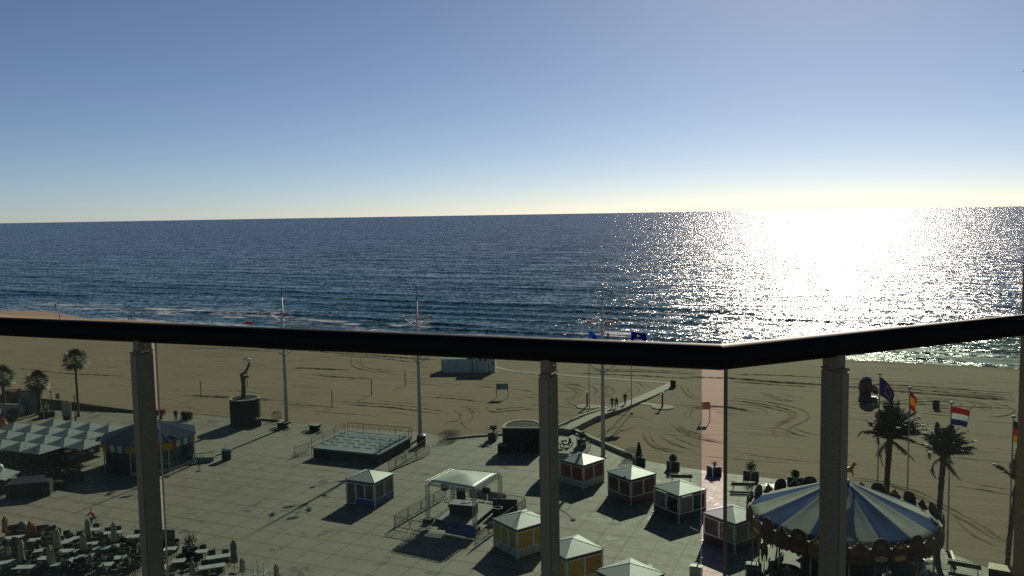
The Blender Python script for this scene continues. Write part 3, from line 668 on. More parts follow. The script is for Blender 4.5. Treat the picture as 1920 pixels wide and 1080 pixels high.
b = MB(); b.ball((fx(467), -.05, fy(677)), .22, 12, 0, 1.5); b.ball((fx(456), -.05, fy(675)), .17, 12, 0, 1.2)
b.path([(fx(467), 0, fy(675)), (fx(464), 0, fy(671)), (fx(460), 0, fy(671.5)), (fx(456), 0, fy(675))], .08, 8); b.build('shining_hook', POLISH, sc, True)
# D shaped stone drum
p = pz(980, 849); hd = ztop(p, 803)-PZ; wr = 2.95
dd = thing('stone_drum', 'dark half round drum with a pale rim, partly hidden by the middle post', 'plinth', (p.x, p.y, PZ), R(-4))
D_ = [(-2.35, 0)]+[(2.35+.0, 0)]+[(2.35*math.cos(a), 1.0+3.0*math.sin(a)) for a in [math.pi*k/20 for k in range(21)]]
b = MB()
for k in range(7): z0 = hd*k/7; b.prism(D_, z0, z0+hd/7*.86); b.prism([(x*.985, .03+y*.985) for x, y in D_], z0+hd/7*.86, z0+hd/7)
b.build('drum', CORT, dd)
b = MB(); n = len(D_); cx, cy = 0, 1.6; inn = [(x*.85, cy+(y-cy)*.85) for x, y in D_]; out = [(x*1.015, cy+(y-cy)*1.015) for x, y in D_]
b.add([(x, y, hd+.08) for x, y in out]+[(x, y, hd+.08) for x, y in inn]+[(x, y, hd-.10) for x, y in out]+[(x, y, hd-.3) for x, y in inn], [f for i in range(n) for f in ((i, (i+1) % n, n+(i+1) % n, n+i), (2*n+i, 2*n+(i+1) % n, (i+1) % n, i), (n+i, n+(i+1) % n, 3*n+(i+1) % n, 3*n+i))]); b.build('rim', CONC, dd)
MB().prism(inn, hd-.34, hd-.28).build('filling', CONC_D, dd)
p = pz(941, 851); q = thing('litter_box', 'low dark box with a flat lid leaning against the half round drum', 'box', p, R(-10)); b = MB(); b.bevbox((0, .4, .5), (1.0, .9, 1.0), .04); b.build('box', CORT, q); MB().bevbox((0, .4, 1.05), (1.15, 1.05, .1), .03).build('lid', CONC_D, q)
BINM = mat('dark_bin_slats', (0.022, 0.018, 0.016), 0.6, var=0.3, scale=3); BINR = mat('dark_red_bin', (0.05, 0.015, 0.012), 0.55, var=0.3)
def bin_(base, yt, label, m=BINM, sand=False, w=.5):
    p = P(*base) if sand else pz(*base); h = ztop(p, yt)-p.z
    t = thing('litter_bin', label, 'litter bin', p, 0, 'litter bins on the beach front'); b = MB(); b.lathe([(w*.92, 0), (w, .06), (w, h*.88)], n=18)
    for k in range(18): a = 2*math.pi*k/18; b.box((w*math.cos(a), w*math.sin(a), h*.46), (.05, .11, h*.8), a)
    b.build('body', m, t); MB().lathe([(w*1.05, h*.88), (w*1.05, h*.93), (w*.7, h), (w*.45, h), (w*.4, h*.9)], n=18).build('lid', POLISH if not sand else CONC, t); return t
bin_((425, 862), 840, 'round dark litter bin alone on the plaza left of the stage'); bin_((483, 799), 783, 'small dark litter bin at the foot of the sculpture drum')
bin_((790, 836), 814, 'dark red litter bin with shiny lid at the stage corner', BINR)
bin_((1262, 726), 712, 'dark litter bin at the far end of the walkway', BINM, True, .42); bin_((1755, 766), 749, 'dark litter bin alone on the open sand near the flags', BINM, True, .42)
def slab_bench(x, y, label):
    t = thing('picnic_table', label, 'table', pz(x, y), GRID, 'dark concrete picnic tables'); b = MB(); b.lathe([(.5, 0), (.75, .1), (.8, .5), (.65, .7)], n=8); b.build('pedestal', CORT, t)
    MB().bevbox((0, 0, .76), (1.5, 1.3, .1), .03).build('tabletop', CONC_D, t)
    for s_ in (-1, 1): MB().bevbox((s_*1.15, 0, .48), (.42, 1.3, .08), .02).build('seat', CONC_D, t)
slab_bench(531, 802, 'dark concrete picnic table behind the foot of the first white mast'); slab_bench(591, 807, 'dark concrete picnic table left of the fenced stage')
BENW = mat('bench_wood', (0.10, 0.08, 0.055), 0.7, var=0.3, scale=4)
def bench(x, y, rz, label, ln=2.4):
    t = thing('park_bench', label, 'bench', pz(x, y), rz, 'benches on the plaza')
    for s_ in (-1, 1):
        b = MB(); b.path([(s_*ln*.38, -.3, 0), (s_*ln*.38, -.3, .45), (s_*ln*.38, -.38, .95)], .03, 6); b.path([(s_*ln*.38, .25, 0), (s_*ln*.38, .25, .45), (s_*ln*.38, -.3, .45)], .03, 6); b.build('leg', DSTEEL, t)
    b = MB()
    for k in range(4): b.box((0, .22-.15*k, .48), (ln, .12, .05))
    b.build('seat', BENW, t); b = MB()
    b.path([(-ln/2, -.36, .92), (-ln/4, -.37, .95), (ln/4, -.37, .95), (ln/2, -.36, .9)], .035, 6); b.box((0, -.35, .70), (ln*.94, .05, .32)); b.build('backrest', DSTEEL, t)
    return t
bench(1277, 903, R(-8), 'park bench with curved top rail behind the kiosk with open windows'); bench(1392, 918, R(-8), 'park bench between two planters behind the carousel'); bench(1808, 1072, R(-30), 'park bench with curved rail at the right, below the striped flag')
t = thing('park_bench', 'low pale backless bench between the coloured pavilion and the round bin', 'bench', pz(384, 866), R(24)); b = MB(); b.bevbox((0, 0, .5), (2.3, .6, .1), .03); b.build('seat', CONC, t); b = MB(); b.box((0, 0, .22), (1.9, .5, .44)); b.build('base', CONC_D, t)
b = MB(); b.box((0, .38, .95), (2.2, .05, .09)); b.tube((-.9, .3, .5), (-.9, .38, .95), .03); b.tube((.9, .3, .5), (.9, .38, .95), .03); b.build('backrest', CONC, t)

# ------------------------------------------------------------ barriers
def barrier(p, q, label, group, cover=None, h=1.1):
    p = Vector(p); q = Vector(q); d = q-p; L = d.length; t = thing('crowd_barrier', label, 'barrier', p, math.atan2(d.y, d.x), group); b = MB()
    b.path([(0.03, 0, .18), (.03, 0, h-.1), (.12, 0, h), (L-.12, 0, h), (L-.03, 0, h-.1), (L-.03, 0, .18)], .032, 6, closed=True)
    n = max(4, int(L/.14))
    for k in range(1, n): b.tube((L*k/n, 0, .18), (L*k/n, 0, h), .013, n=4)
    b.build('frame', GALV, t)
    for x in (L*.15, L*.85): MB().path([(x, -.3, 0), (x, -.03, .2), (x, .03, .2), (x, .3, 0)], .02, 5).build('foot', GALV, t)
    if cover: MB().box((L/2, -.04, h*.5+.05), (L*.98, .015, h*.85)).build('cover_sheet', cover, t)
    return t
GALV = mat('dull_galvanised', (0.09, 0.085, 0.075), 0.6, 0.2, var=0.2)
def row(pts, n, label, group, covers=()):
    a, b_ = pz(*pts[0]), pz(*pts[1])
    for k in range(n): barrier(a.lerp(b_, (k+.02)/n), a.lerp(b_, (k+.98)/n), label, group, covers[k] if k < len(covers) else None)
GREYC = mat('grey_cover_fabric', (0.30, 0.30, 0.29), 0.8, var=0.1)
row([(739, 989), (836, 933)], 4, 'steel crowd barrier in the row on the left side of the white stage canopy', 'barriers left of the canopy')
row([(739, 991), (800, 1003)], 2, 'steel crowd barrier in front of the left canopy post', 'barriers in front of the canopy')
row([(846, 929), (986, 954)], 4, 'steel crowd barrier in the row behind the white stage canopy', 'barriers behind the canopy', (None, GREYC, GREYC, None))
row([(986, 955), (890, 1026)], 4, 'steel crowd barrier in the row on the right side of the canopy', 'barriers right of the canopy')
row([(551, 857), (580, 846)], 1, 'steel crowd barrier standing left of the fenced low stage', 'barrier at the left of the stage')
row([(728, 884), (806, 851)], 3, 'steel crowd barrier in the line right of the fenced low stage', 'barriers right of the stage')
for k in range(4):
    a = pz(822+4*k, 829-2.4*k); barrier(a, a+Vector((2.0, .1-.12*k, 0)), 'steel barrier parked in a stack at the sand edge between stage and half round drum', 'stacked barriers at the sand edge')
for k in range(3):
    a = pz(509+2*k, 790-1.8*k); barrier(a, a+Vector((1.1, .2, 0)), 'steel barrier parked at the foot of the first mast', 'stacked barriers by the first mast')
for k in range(4):
    a = pz(1164+4*k, 866-3*k); barrier(a, a+Vector((1.7, -.3+.15*k, 0)), 'steel barrier in the heap beside the cypress planter', 'stacked barriers by the cypress')
row([(1088, 852), (1108, 842)], 1, 'steel barrier standing behind the kiosk with red panels', 'barrier behind the red kiosk')
# ------------------------------------------------------------ low stage
DECK = mat('stage_deck_wet_glare', (0.24, 0.27, 0.26), 0.35, var=0.35, scale=0.7, bump=0.08); MATTBLK = mat('matt_black', (0.018, 0.018, 0.018), 0.8)  # sun glare on the wet deck is put into its pale teal colour
SF = [P(584, 839, 1.35), P(712, 852, 1.35), P(772, 820, 1.35), P(652, 809, 1.35)]
so_ = SF[0]; st = thing('stage', 'low square stage with a wet grey deck and lattice railings', 'stage', (so_.x, so_.y, PZ)); L_ = [Vector((p.x-so_.x, p.y-so_.y, 0)) for p in SF]
MB().prism([(v.x, v.y) for v in L_], 1.12, 1.25).build('deck', DECK, st)
cen = sum(L_, Vector())/4; MB().prism([((v-cen).x*.97+cen.x, (v-cen).y*.97+cen.y) for v in L_], 0, 1.11).build('skirt', MATTBLK, st)  # black skirt block stands in for the shade under the open deck
def lattice(a, b_, n, z=1.25, h=1.15, parent=st):
    m = MB(); a = Vector(a)+Vector((0, 0, z)); b_ = Vector(b_)+Vector((0, 0, z)); up = Vector((0, 0, 1))
    m.tube(a+up*h, b_+up*h, .035, n=5); m.tube(a+up*h*.55, b_+up*h*.55, .025, n=5); m.tube(a, b_, .04, n=5)
    for k in range(n+1): c = a.lerp(b_, k/n); m.tube(c-up*(z if z > .5 else 0), c+up*h, .035, n=5)
    for k in range(n*3): c = a.lerp(b_, k/(n*3)); d = a.lerp(b_, (k+.5)/(n*3)); e = a.lerp(b_, (k+1)/(n*3)); m.tube(c+up*h*.55, d+up*h, .015, n=4); m.tube(d+up*h, e+up*h*.55, .015, n=4)
    m.build('railing', DSTEEL, parent)
lattice(L_[0], L_[0].lerp(L_[3], .92), 3); lattice(L_[3], L_[2], 4); lattice(L_[2].lerp(L_[1], .1), L_[1], 3)
b = MB()
for k in range(1, 5):
    f = k/5; a = L_[0].lerp(L_[3], f*.8+.06); c = L_[1].lerp(L_[2], f*.8+.06)
    for q in range(6):
        u = a.lerp(c, (q+.1*(k % 2)+.08)/6.2); v = a.lerp(c, (q+.75)/6.2); z_ = Vector((0, 0, 1.28)); b.tube(u+z_, v+z_+Vector((0, 0, .02)), .025, n=5); b.tube(u+z_, u+z_+Vector((0, 0, .5 if q % 2 else .06)), .02, n=4)
b.build('floor_rails', DSTEEL, st)
lattice(Vector((4.3, -2.2, 0))+L_[1]*.72, L_[2]+Vector((1.6, -.8, 0)), 3, 0.0, 1.1)
# ------------------------------------------------------------ kiosks
TARP = mat('white_tarpaulin', (0.50, 0.51, 0.50), 0.45, var=0.06, scale=1.0, bump=0.08, bscale=3); FRM = mat('kiosk_frame', (0.55, 0.53, 0.50), 0.5, var=0.1); CORN = mat('kiosk_cornice', (0.13, 0.10, 0.085), 0.6, var=0.2)
PRED = mat('red_shutter', (0.20, 0.022, 0.020), 0.6, var=0.2, scale=1.5); PDRED = mat('dark_red_display', (0.085, 0.02, 0.018), 0.4, var=0.7, scale=2.2); PYEL = mat('yellow_shutter', (0.42, 0.30, 0.055), 0.6, var=0.15, scale=1.2); POCH = mat('ochre_shutter', (0.36, 0.21, 0.05), 0.6, var=0.15, scale=1.2)
PDRK = mat('shop_window', (0.045, 0.045, 0.042), 0.2, var=0.9, scale=2.5); PGRY = mat('grey_shop_window', (0.14, 0.14, 0.13), 0.3, var=0.6, scale=2.0); PTXT = mat('poster_window', (0.10, 0.075, 0.055), 0.35, var=0.9, scale=3.0)
BPALE = mat('pale_base_panel', (0.40, 0.38, 0.35), 0.7, var=0.12); BBLUE = mat('blue_base_panel', (0.02, 0.03, 0.22), 0.5, var=0.25); BDARK = mat('dark_base_panel', (0.035, 0.022, 0.02), 0.7, var=0.3)
g = G('brick_base'); tc = g.node('ShaderNodeTexCoord'); bk = g.node('ShaderNodeTexBrick'); g.l.new(g.map(tc.outputs['Object'], rot=(R(90), 0, 0)), bk.inputs[0]); bk.inputs['Scale'].default_value = 2.2
bk.inputs['Color1'].default_value = (.14, .035, .025, 1); bk.inputs['Color2'].default_value = (.09, .025, .02, 1); bk.inputs['Mortar'].default_value = (.2, .17, .15, 1); g.l.new(bk.outputs[0], g.b.inputs['Base Color']); BBRICK = g.m
def kiosk(front, ang, s, label, cols, base, nl=2, nr=2, h=2.35, ra=.8, door=None, open_=False, basecorn=None):
    """front = picture point of the corner nearest to us on the ground; cols = panel materials left face / right face"""
    p = pz(*front); a = R(ang); ux = Vector((math.cos(a), math.sin(a), 0)); uy = Vector((-ux.y, ux.x, 0)); c = p-ux*s/2+uy*s/2
    t = thing('market_kiosk', label, 'kiosk', c, a, 'white roofed market kiosks on the plaza'); e = s/2; bh = .72
    fr = MB(); 
    for x, y in ((-e, -e), (e, -e), (e, e), (-e, e)): fr.box((x, y, h/2), (.09, .09, h))
    fr.build('frame', FRM, t)
    MB().box((0, 0, h+.07), (s+.1, s+.1, .16)).build('cornice', basecorn or CORN, t)
    rf = MB(); o_ = e+.10; k = 5
    rf.add([(-o_, -o_, h+.13), (o_, -o_, h+.13), (o_, o_, h+.13), (-o_, o_, h+.13), (-o_, -o_, h+.17), (o_, -o_, h+.17), (o_, o_, h+.17), (-o_, o_, h+.17), (0, 0, h+ra)], [(3, 2, 1, 0), (0, 1, 5, 4), (1, 2, 6, 5), (2, 3, 7, 6), (3, 0, 4, 7), (4, 5, 8), (5, 6, 8), (6, 7, 8), (7, 4, 8)])
    ro = rf.build('roof', TARP, t)
    sm = MB()
    for x, y in ((-o_, -o_), (o_, -o_), (o_, o_), (-o_, o_)): sm.tube((x, y, h+.17), (0, 0, h+ra), .02, n=4)
    sm.ball((0, 0, h+ra), .05, 8); sm.build('seam', TARP, ro)
    MB().box((0, 0, .04), (s-.04, s-.04, .08)).build('floor_plate', BDARK, t)
    for f in range(4):
        n = nl if f in (0, 2) else nr; w_ = (s-.09)/n; rot = Matrix.Rotation(math.pi/2*f, 3, 'Z'); cl = cols[f % 2]
        for k in range(n):
            x = -s/2+.045+w_*(k+.5); m = cl[k % len(cl)]
            isd = door is not None and f == 0 and k == door
            z0 = bh if not isd else .12
            q = rot @ Vector((x, -e+.0, (z0+h-.12)/2+.02)); ang2 = math.pi/2*f
            fm = MB(); hz = h-.1-z0
            for dx in (-1, 1): v = rot @ Vector((x+dx*(w_/2-.05), -e-.012, z0+hz/2)); fm.box(v, (.1 if k or dx > 0 else .1, .06, hz), ang2)
            for zz in (z0+.05, z0+hz-.05): v = rot @ Vector((x, -e-.010, zz)); fm.box(v, (w_-.2, .055, .1), ang2)
            fo = fm.build('window_frame', FRM, t)
            if m is not None:
                v = rot @ Vector((x, -e+.03, z0+hz/2)); MB().box(v, (w_-.19, .02, hz-.19), ang2).build('panel' if not isd else 'door_leaf', m, fo)
            if not isd:
                v = rot @ Vector((x, -e-.002, bh/2+.04)); MB().box(v, (w_-.03, .05, bh-.09), ang2).build('base_panel', base, t)
    ft = MB()
    for x, y in ((-e, -e), (e, -e), (e, e), (-e, e)): ft.box((x*1.03, y*1.03, .03), (.22, .22, .06))
    ft.build('foot_plates', WHITEM, t)
    return t, c, a
kiosk((703, 953), -25, 3.25, 'white roofed kiosk with dark blue base and dark glass windows, left of the canopy', ([PTXT, PDRK, PTXT], [PDRK, PTXT]), BBLUE, 3, 2, door=0)
kiosk((970, 1049), -54, 3.3, 'white roofed kiosk with yellow shutters and pale base beside the middle post', ([PYEL], [PYEL]), BPALE, 3, 2)
kiosk((1062, 1108), -60, 3.3, 'white roofed kiosk with ochre shutters, second from the front', ([PYEL, PYEL], [PYEL, POCH]), BPALE, 2, 2)
kiosk((1094, 917.5), -46, 3.2, 'white roofed kiosk with plain red shutters and pale base in front of the van', ([PRED], [PRED]), BPALE)
t5, c5, a5 = kiosk((1183, 947), -55, 3.25, 'white roofed kiosk with dark red displays and brick patterned base', ([PDRED], [PDRED]), BBRICK, basecorn=BDARK)
b = MB(); b.box((.75, -1.62, 2.38), (.9, .06, .26)); b.ball((.8, -1.62, 2.52), .14, 8); b.build('sign_plate', BDARK, t5)
kiosk((1273, 980), -58, 3.3, 'white roofed kiosk with open windows and dark base', ([PGRY, None], [PGRY, None]), BDARK)
kiosk((1378, 1037), -54, 3.3, 'white roofed kiosk with grey windows directly left of the carousel', ([PDRK, PGRY], [PGRY, PGRY]), BDARK)
kiosk((1180, 1165), -54, 3.3, 'kiosk of which only the white roof tip shows at the bottom edge', ([PYEL], [PYEL]), BPALE)
# ------------------------------------------------------------ stage canopy
ALU = mat('truss_aluminium', (0.55, 0.54, 0.50), 0.35, 0.75, var=0.12)
def truss(m, a, b_, w_=.29, n=9, r=.026):
    a = Vector(a); b_ = Vector(b_); d = (b_-a).normalized(); u = d.orthogonal().normalized() if abs(d.z) > .9 else Vector((0, 0, 1)).cross(d).normalized(); v = d.cross(u)
    if abs(d.z) > .9: u = Vector((math.cos(GRID), math.sin(GRID), 0)); v = d.cross(u)
    cs = [u*w_/2*i+v*w_/2*j for i, j in ((-1, -1), (1, -1), (1, 1), (-1, 1))]
    for c in cs: m.tube(a+c, b_+c, r, n=5)
    for k in range(n):
        p = a.lerp(b_, k/n); q = a.lerp(b_, (k+1)/n)
        for i in range(4): m.tube(p+cs[i], q+cs[(i+1) % 4], r*.5, n=4); m.tube(p+cs[i], p+cs[(i+1) % 4], r*.5, n=4)
cl, cf, cr_ = pz(799, 983), pz(887, 987), pz(936, 948); cl = Vector(cl); cf = Vector(cf)
ht = 3.75
TC = [P(801, 905, PZ+ht), P(889, 920, PZ+ht), P(937, 890, PZ+ht), P(848, 882, PZ+ht)]
ct = thing('stage_canopy', 'truss framed stage canopy with a white stretched roof', 'canopy', (TC[0].x, TC[0].y, PZ)); TL = [Vector((p.x-TC[0].x, p.y-TC[0].y, 0)) for p in TC]; up = Vector((0, 0, 1))
for v in TL:
    m = MB(); truss(m, v+up*.1, v+up*(ht-.15), n=11); o = m.build('truss_post', ALU, ct); MB().box((v.x, v.y, .22), (.75, .75, .44), GRID).build('ballast', BDARK, o)
for i in range(4): m = MB(); truss(m, TL[i]+up*ht, TL[(i+1) % 4]+up*ht, n=14); m.build('truss_beam', ALU, ct)
ce = sum(TL, Vector())/4; m = MB(); R_ = [ce+(v-ce)*.93+up*(ht+.16) for v in TL]
N_ = 10; vs = []; fs = []
for j in range(N_+1):
    for i in range(N_+1):
        u, v = i/N_, j/N_; q = (R_[0]*(1-u)+R_[1]*u)*(1-v)+(R_[3]*(1-u)+R_[2]*u)*v; k = min(1-abs(2*u-1), 1-abs(2*v-1)); vs.append(q+up*.42*k**1.15)
for j in range(N_):
    for i in range(N_): a = j*(N_+1)+i; fs.append((a, a+1, a+N_+2, a+N_+1))
m.add(vs, fs); o = m.build('roof_sheet', TARP, ct, True); md = o.modifiers.new('s', 'SOLIDIFY'); md.thickness = .02
SPK = mat('black_speaker', (0.015, 0.015, 0.016), 0.6, var=0.2); BLKW = mat('black_fabric', (0.012, 0.012, 0.013), 0.9)
def speaker(p, rz, label, s=(.6, .5, .75)):
    t = thing('loudspeaker', label, 'loudspeaker', p, rz, 'black loudspeakers at the stage canopy'); MB().bevbox((0, 0, 0), s, .03).build('cabinet', SPK, t); MB().box((0, -s[1]/2-.006, 0), (s[0]*.85, .012, s[2]*.88)).build('grille', BLKW, t)
    m = MB(); m.tube((-.1, 0, s[2]/2), (-.1, 0, s[2]/2+.28), .02); m.build('hanger', DSTEEL, t)
q = TC[0].lerp(TC[3], .55); speaker((q.x+.3, q.y, PZ+2.75), R(40), 'black loudspeaker hanging under the left truss of the canopy')
q = TC[1].lerp(TC[2], .45); speaker((q.x, q.y, PZ+3.1), R(-40), 'black floodlight box hanging under the right truss of the canopy', (.7, .4, .5))
q = pz(862, 943); t = thing('loudspeaker', 'black loudspeaker standing behind the mixing table', 'loudspeaker', q, GRID, 'black loudspeakers at the stage canopy'); MB().bevbox((0, .3, .75), (.7, .6, 1.5), .04).build('cabinet', SPK, t); MB().box((0, -.006, .8), (.6, .012, 1.2)).build('grille', BLKW, t)
# platform, mixing table, banner, sub woofer, drum bin
pl = [P(812, 972, .5), P(885, 986, .5), P(930, 948, .5), P(860, 938, .5)]; t = thing('platform', 'low dark stage platform under the white canopy', 'platform', (pl[0].x, pl[0].y, PZ)); q = [(p.x-pl[0].x, p.y-pl[0].y) for p in pl]
PLY = mat('grey_ply_deck', (0.20, 0.185, 0.165), 0.7, var=0.25); MB().prism(q, .34, .42).build('deck', PLY, t); cx = sum(a for a, _ in q)/4; cy = sum(b_ for _, b_ in q)/4; MB().prism([((x-cx)*.94+cx, (y-cy)*.94+cy) for x, y in q], 0, .335).build('skirt', MATTBLK, t)
b = MB(); e = Vector((q[0][0], q[0][1], .42)); f = Vector((q[1][0], q[1][1], .42)); 
q0 = P(866, 966, .55); t = thing('mixing_table', 'black draped mixing table with grey top under the canopy', 'table', (q0.x, q0.y, .52), GRID+R(5)); MB().bevbox((0, .5, .5), (2.4, 1.2, 1.0), .05).build('drape', BLKW, t); MB().box((0, .5, 1.03), (2.5, 1.35, .05)).build('tabletop', mat('grey_cloth', (.22, .23, .24), .5, var=.2), t)
b = MB(); b.box((.1, .45, 1.08), (.7, .45, .06), .2); b.box((.5, .7, 1.09), (.35, .3, .08)); t2 = thing('mixing_desk', 'small white electronic mixer lying on the grey table top', 'mixer', (q0.x, q0.y, .52), GRID+R(5)); b.build('panel', WHITEM, t2); b = MB()
for k in range(8): b.box((-.15+.06*k, .45, 1.118), (.03, .3, .02))
b.build('fader_row', SPK, t2)
a, c = P(835, 1001, PZ), P(891, 1012, PZ); t = thing('banner', 'dark blue banner with pale scribbled writing in front of the canopy platform', 'banner', a, math.atan2(c.y-a.y, c.x-a.x)); L = (c-a).length; BANB = mat('banner_blue', (0.015, 0.05, 0.24), 0.6, var=0.2)
MB().box((L/2, 0, .62), (L, .03, 1.05)).build('sheet', BANB, t); b = MB(); b.path([(0.02, .04, 0), (.02, .04, 1.18), (L-.02, .04, 1.18), (L-.02, .04, 0)], .02, 5); b.build('frame', GALV, t)
b = MB(); x = L*.26; rr = random.Random(4)
while x < L*.95:
    w_ = rr.uniform(.05, .2); b.path([(x, -.02, .6+rr.uniform(-.04, .05)), (x+w_*.5, -.02, .68+rr.uniform(-.06, .05)), (x+w_, -.02, .58)], .014, 4); x += w_+rr.choice([.04, .04, .14])
b.lathe([(.001, -.02), (.09, 0), (.001, .16)], (L*.16, -.02, .62), 8); b.build('lettering', mat('pale_lettering', (.35, .42, .5), .6), t)
q = pz(947, 965); t = thing('dark_screen', 'large dark folded panel leaning behind the right side of the canopy', 'panel', q, R(-10)); b = MB(); b.box((0, 0, .75), (2.3, .12, 1.5)); b.box((1.0, .4, .7), (.1, .8, 1.4)); b.build('panel', mat('dark_navy_panel', (.02, .022, .032), .5), t); MB().box((0, .08, .75), (2.4, .06, .1)).build('brace', DSTEEL, t)
q = pz(934, 974); t = thing('oil_drum', 'dark round barrel beside the right canopy post', 'barrel', q); MB().lathe([(.42, 0), (.45, .05), (.43, .35), (.46, .38), (.43, .42), (.43, .75), (.46, .78), (.43, 1.1)], n=18).build('body', CORT, t, False); MB().lathe([(.44, 1.1), (.44, 1.14), (.36, 1.14), (.34, 1.02)], n=18).build('rim', STEEL, t)
# ------------------------------------------------------------ van
q = pz(1056, 899); vn = thing('sales_van', 'white sales van with letters on its roof sign behind the kiosk with red shutters', 'van', q, R(-14)); VW = mat('white_van_paint', (0.60, 0.61, 0.62), 0.25, var=0.05); VG = mat('van_glass', (0.03, 0.06, 0.075), 0.05)
B_ = [(-2.4, .35), (1.5, .35), (2.45, .42), (2.5, .95), (1.95, 1.15), (1.35, 2.15), (1.1, 2.35), (-2.4, 2.4)]; m = MB(); m.add([(x, -.95, z) for x, z in B_]+[(x, .95, z) for x, z in B_], [tuple(range(8)), tuple(range(8, 16))[::-1]]+[(i, 8+i, 8+(i+1) % 8, (i+1) % 8) for i in range(8)]); bo = m.build('body', VW, vn); md = bo.modifiers.new('b', 'BEVEL'); md.width = .06; md.segments = 2
MB().plate([(1.93, -.82, 1.2), (1.93, .82, 1.2), (1.40, .78, 2.08), (1.40, -.78, 2.08)], (.86, 0, .5), .02).build('windscreen', VG, vn)
for s_ in (-1, 1): MB().plate([(.75, s_*.952, 1.25), (1.72, s_*.952, 1.25), (1.3, s_*.952, 2.0), (.75, s_*.952, 2.0)], (0, s_, 0), .012).build('side_window', VG, vn)
for x in (-1.6, 1.65):
    for s_ in (-1, 1): w_ = MB().path([(x, s_*.72, .36), (x, s_*.97, .36)], .36, 18).build('wheel', mat('tyre_rubber', (.012, .012, .012), .8), vn); MB().path([(x, s_*.975, .36), (x, s_*.985, .36)], .2, 12).build('rim', STEEL, w_)
for s_ in (-1, 1): MB().box((2.49, s_*.68, .82), (.06, .3, .18)).build('headlight', POLISH, vn)
MB().box((2.5, 0, .48), (.12, 1.8, .2)).build('bumper', GALV, vn); MB().plate([(1.0, -.85, 2.42), (1.36, -.85, 2.2), (1.36, .85, 2.2), (1.0, .85, 2.42)], (.5, 0, .86), .02).build('roof_hatch', POLISH, vn)
sg = MB().box((-.75, -.55, 2.72), (3.0, .08, .62)).build('roof_sign', mat('sign_white', (.55, .55, .55), .5, var=.1), vn); rr = random.Random(8)
for zz, m_, n_ in ((2.88, mat('sign_red', (.4, .02, .03), .5), 12), (2.6, mat('sign_black', (.02, .02, .02), .5), 14)):
    b = MB()
    for k in range(n_):
        x = -2.15+2.8*k/n_; w_ = 2.8/n_*.62
        b.box((x, -.6, zz), (.045, .015, .2)); 
        if rr.random() < .8: b.box((x+w_/2, -.6, zz+rr.choice([-.08, 0, .08])), (w_, .015, .045))
        if rr.random() < .7: b.box((x+w_, -.6, zz+rr.choice([0, .03, -.03])), (.045, .015, .15))
    b.build('lettering', m_, sg)
# ------------------------------------------------------------ planters
PLB = mat('planter_box', (0.03, 0.026, 0.024), 0.7, var=0.2); GREEN = mat('shrub_leaf', (0.04, 0.06, 0.025), 0.6, var=0.4, scale=6); DKGREEN = mat('dark_shrub_leaf', (0.018, 0.028, 0.014), 0.65, var=0.4, scale=6)
def leaves(b, c, fn, n, sz, rr):
    for k in range(n):
        v = Vector(c)+Vector(fn(rr)); d = Vector((rr.gauss(0, 1), rr.gauss(0, 1), rr.gauss(0, 1))).normalized(); u = d.orthogonal().normalized(); s_ = sz*rr.uniform(.6, 1.3)
        b.add([v-d*s_, v+u*s_*.45, v+d*s_, v-u*s_*.45], [(0, 1, 2, 3)])
def planter(x, y, kind, label, s=1.0, seed=0, h=.95):
    rr = random.Random(seed); t = thing('planter', label, 'planter', pz(x, y), R(-15+seed*7), 'dark box planters on the plaza'); b = MB(); b.box((0, 0, h/2), (s*.96, s*.96, h), 0, 0, 1.0); bx = b.build('box', PLB, t); b = MB()
    for i, j in ((-1, -1), (1, -1), (1, 1), (-1, 1)): b.box((i*s/2, j*s/2, h/2+.04), (.09, .09, h+.1))
    b.build('corner_posts', FRM, bx); b = MB()
    MB().box((0, 0, h+.01), (s*.85, s*.85, .04)).build('soil', WOODD, t); st_ = MB().tube((0, 0, h), (0, 0, h+.6), .05, .03, 6).build('stem', TRUNK, t)
    if kind == 'cypress': leaves(b, (0, 0, h), lambda r: (lambda z, a, q: (q*math.cos(a), q*math.sin(a), z))(*(lambda z: (z, r.random()*6.28, .42*(1-z/1.75)**.8*r.random()**.4))(1.7*r.random())), 900, .09, rr); b.build('foliage', DKGREEN, t)
    elif kind == 'ball': leaves(b, (0, 0, h+.35), lambda r: (lambda a, e, q: (q*math.cos(a)*math.cos(e), q*math.sin(a)*math.cos(e), q*math.sin(e)))(r.random()*6.28, math.asin(r.uniform(-1, 1)), .42*r.random()**.3), 700, .08, rr); b.build('foliage', DKGREEN, t)
    elif kind == 'palm':
        for k in range(12): feather(b, (0, 0, h+.35), k*2.4, R(75-55*k/12), .85, R(70), rr, .1, .28)
        b.build('foliage', FROND, t)
    elif kind == 'twig':
        for k in range(6): a = rr.random()*6.28; b.tube((0, 0, h), (.3*math.cos(a), .3*math.sin(a), h+rr.uniform(.2, .7)), .03, .01, 4)
        leaves(b, (0, 0, h+.3), lambda r: (r.gauss(0, .14), r.gauss(0, .14), r.gauss(0, .14)), 80, .07, rr); b.build('foliage', DKGREEN, t)
    else:
        leaves(b, (0, 0, h+.45), lambda r: (r.gauss(0, .24), r.gauss(0, .24), r.gauss(0, .28)), 420, .1, rr); b.build('foliage', GREEN, t)
planter(924, 825, 'palm', 'dark planter with a small spiky palm left of the half round drum', 1.0, 1); planter(1090, 838, 'palm', 'dark planter with a spiky plant between the van and the kerb', 1.0, 2)
planter(1198, 873, 'cypress', 'dark planter holding a pointed cypress beside the stacked barriers', 1.1, 3); planter(1262, 881, 'ball', 'dark planter with a round clipped bush, left of the glass gap', 1.0, 4)
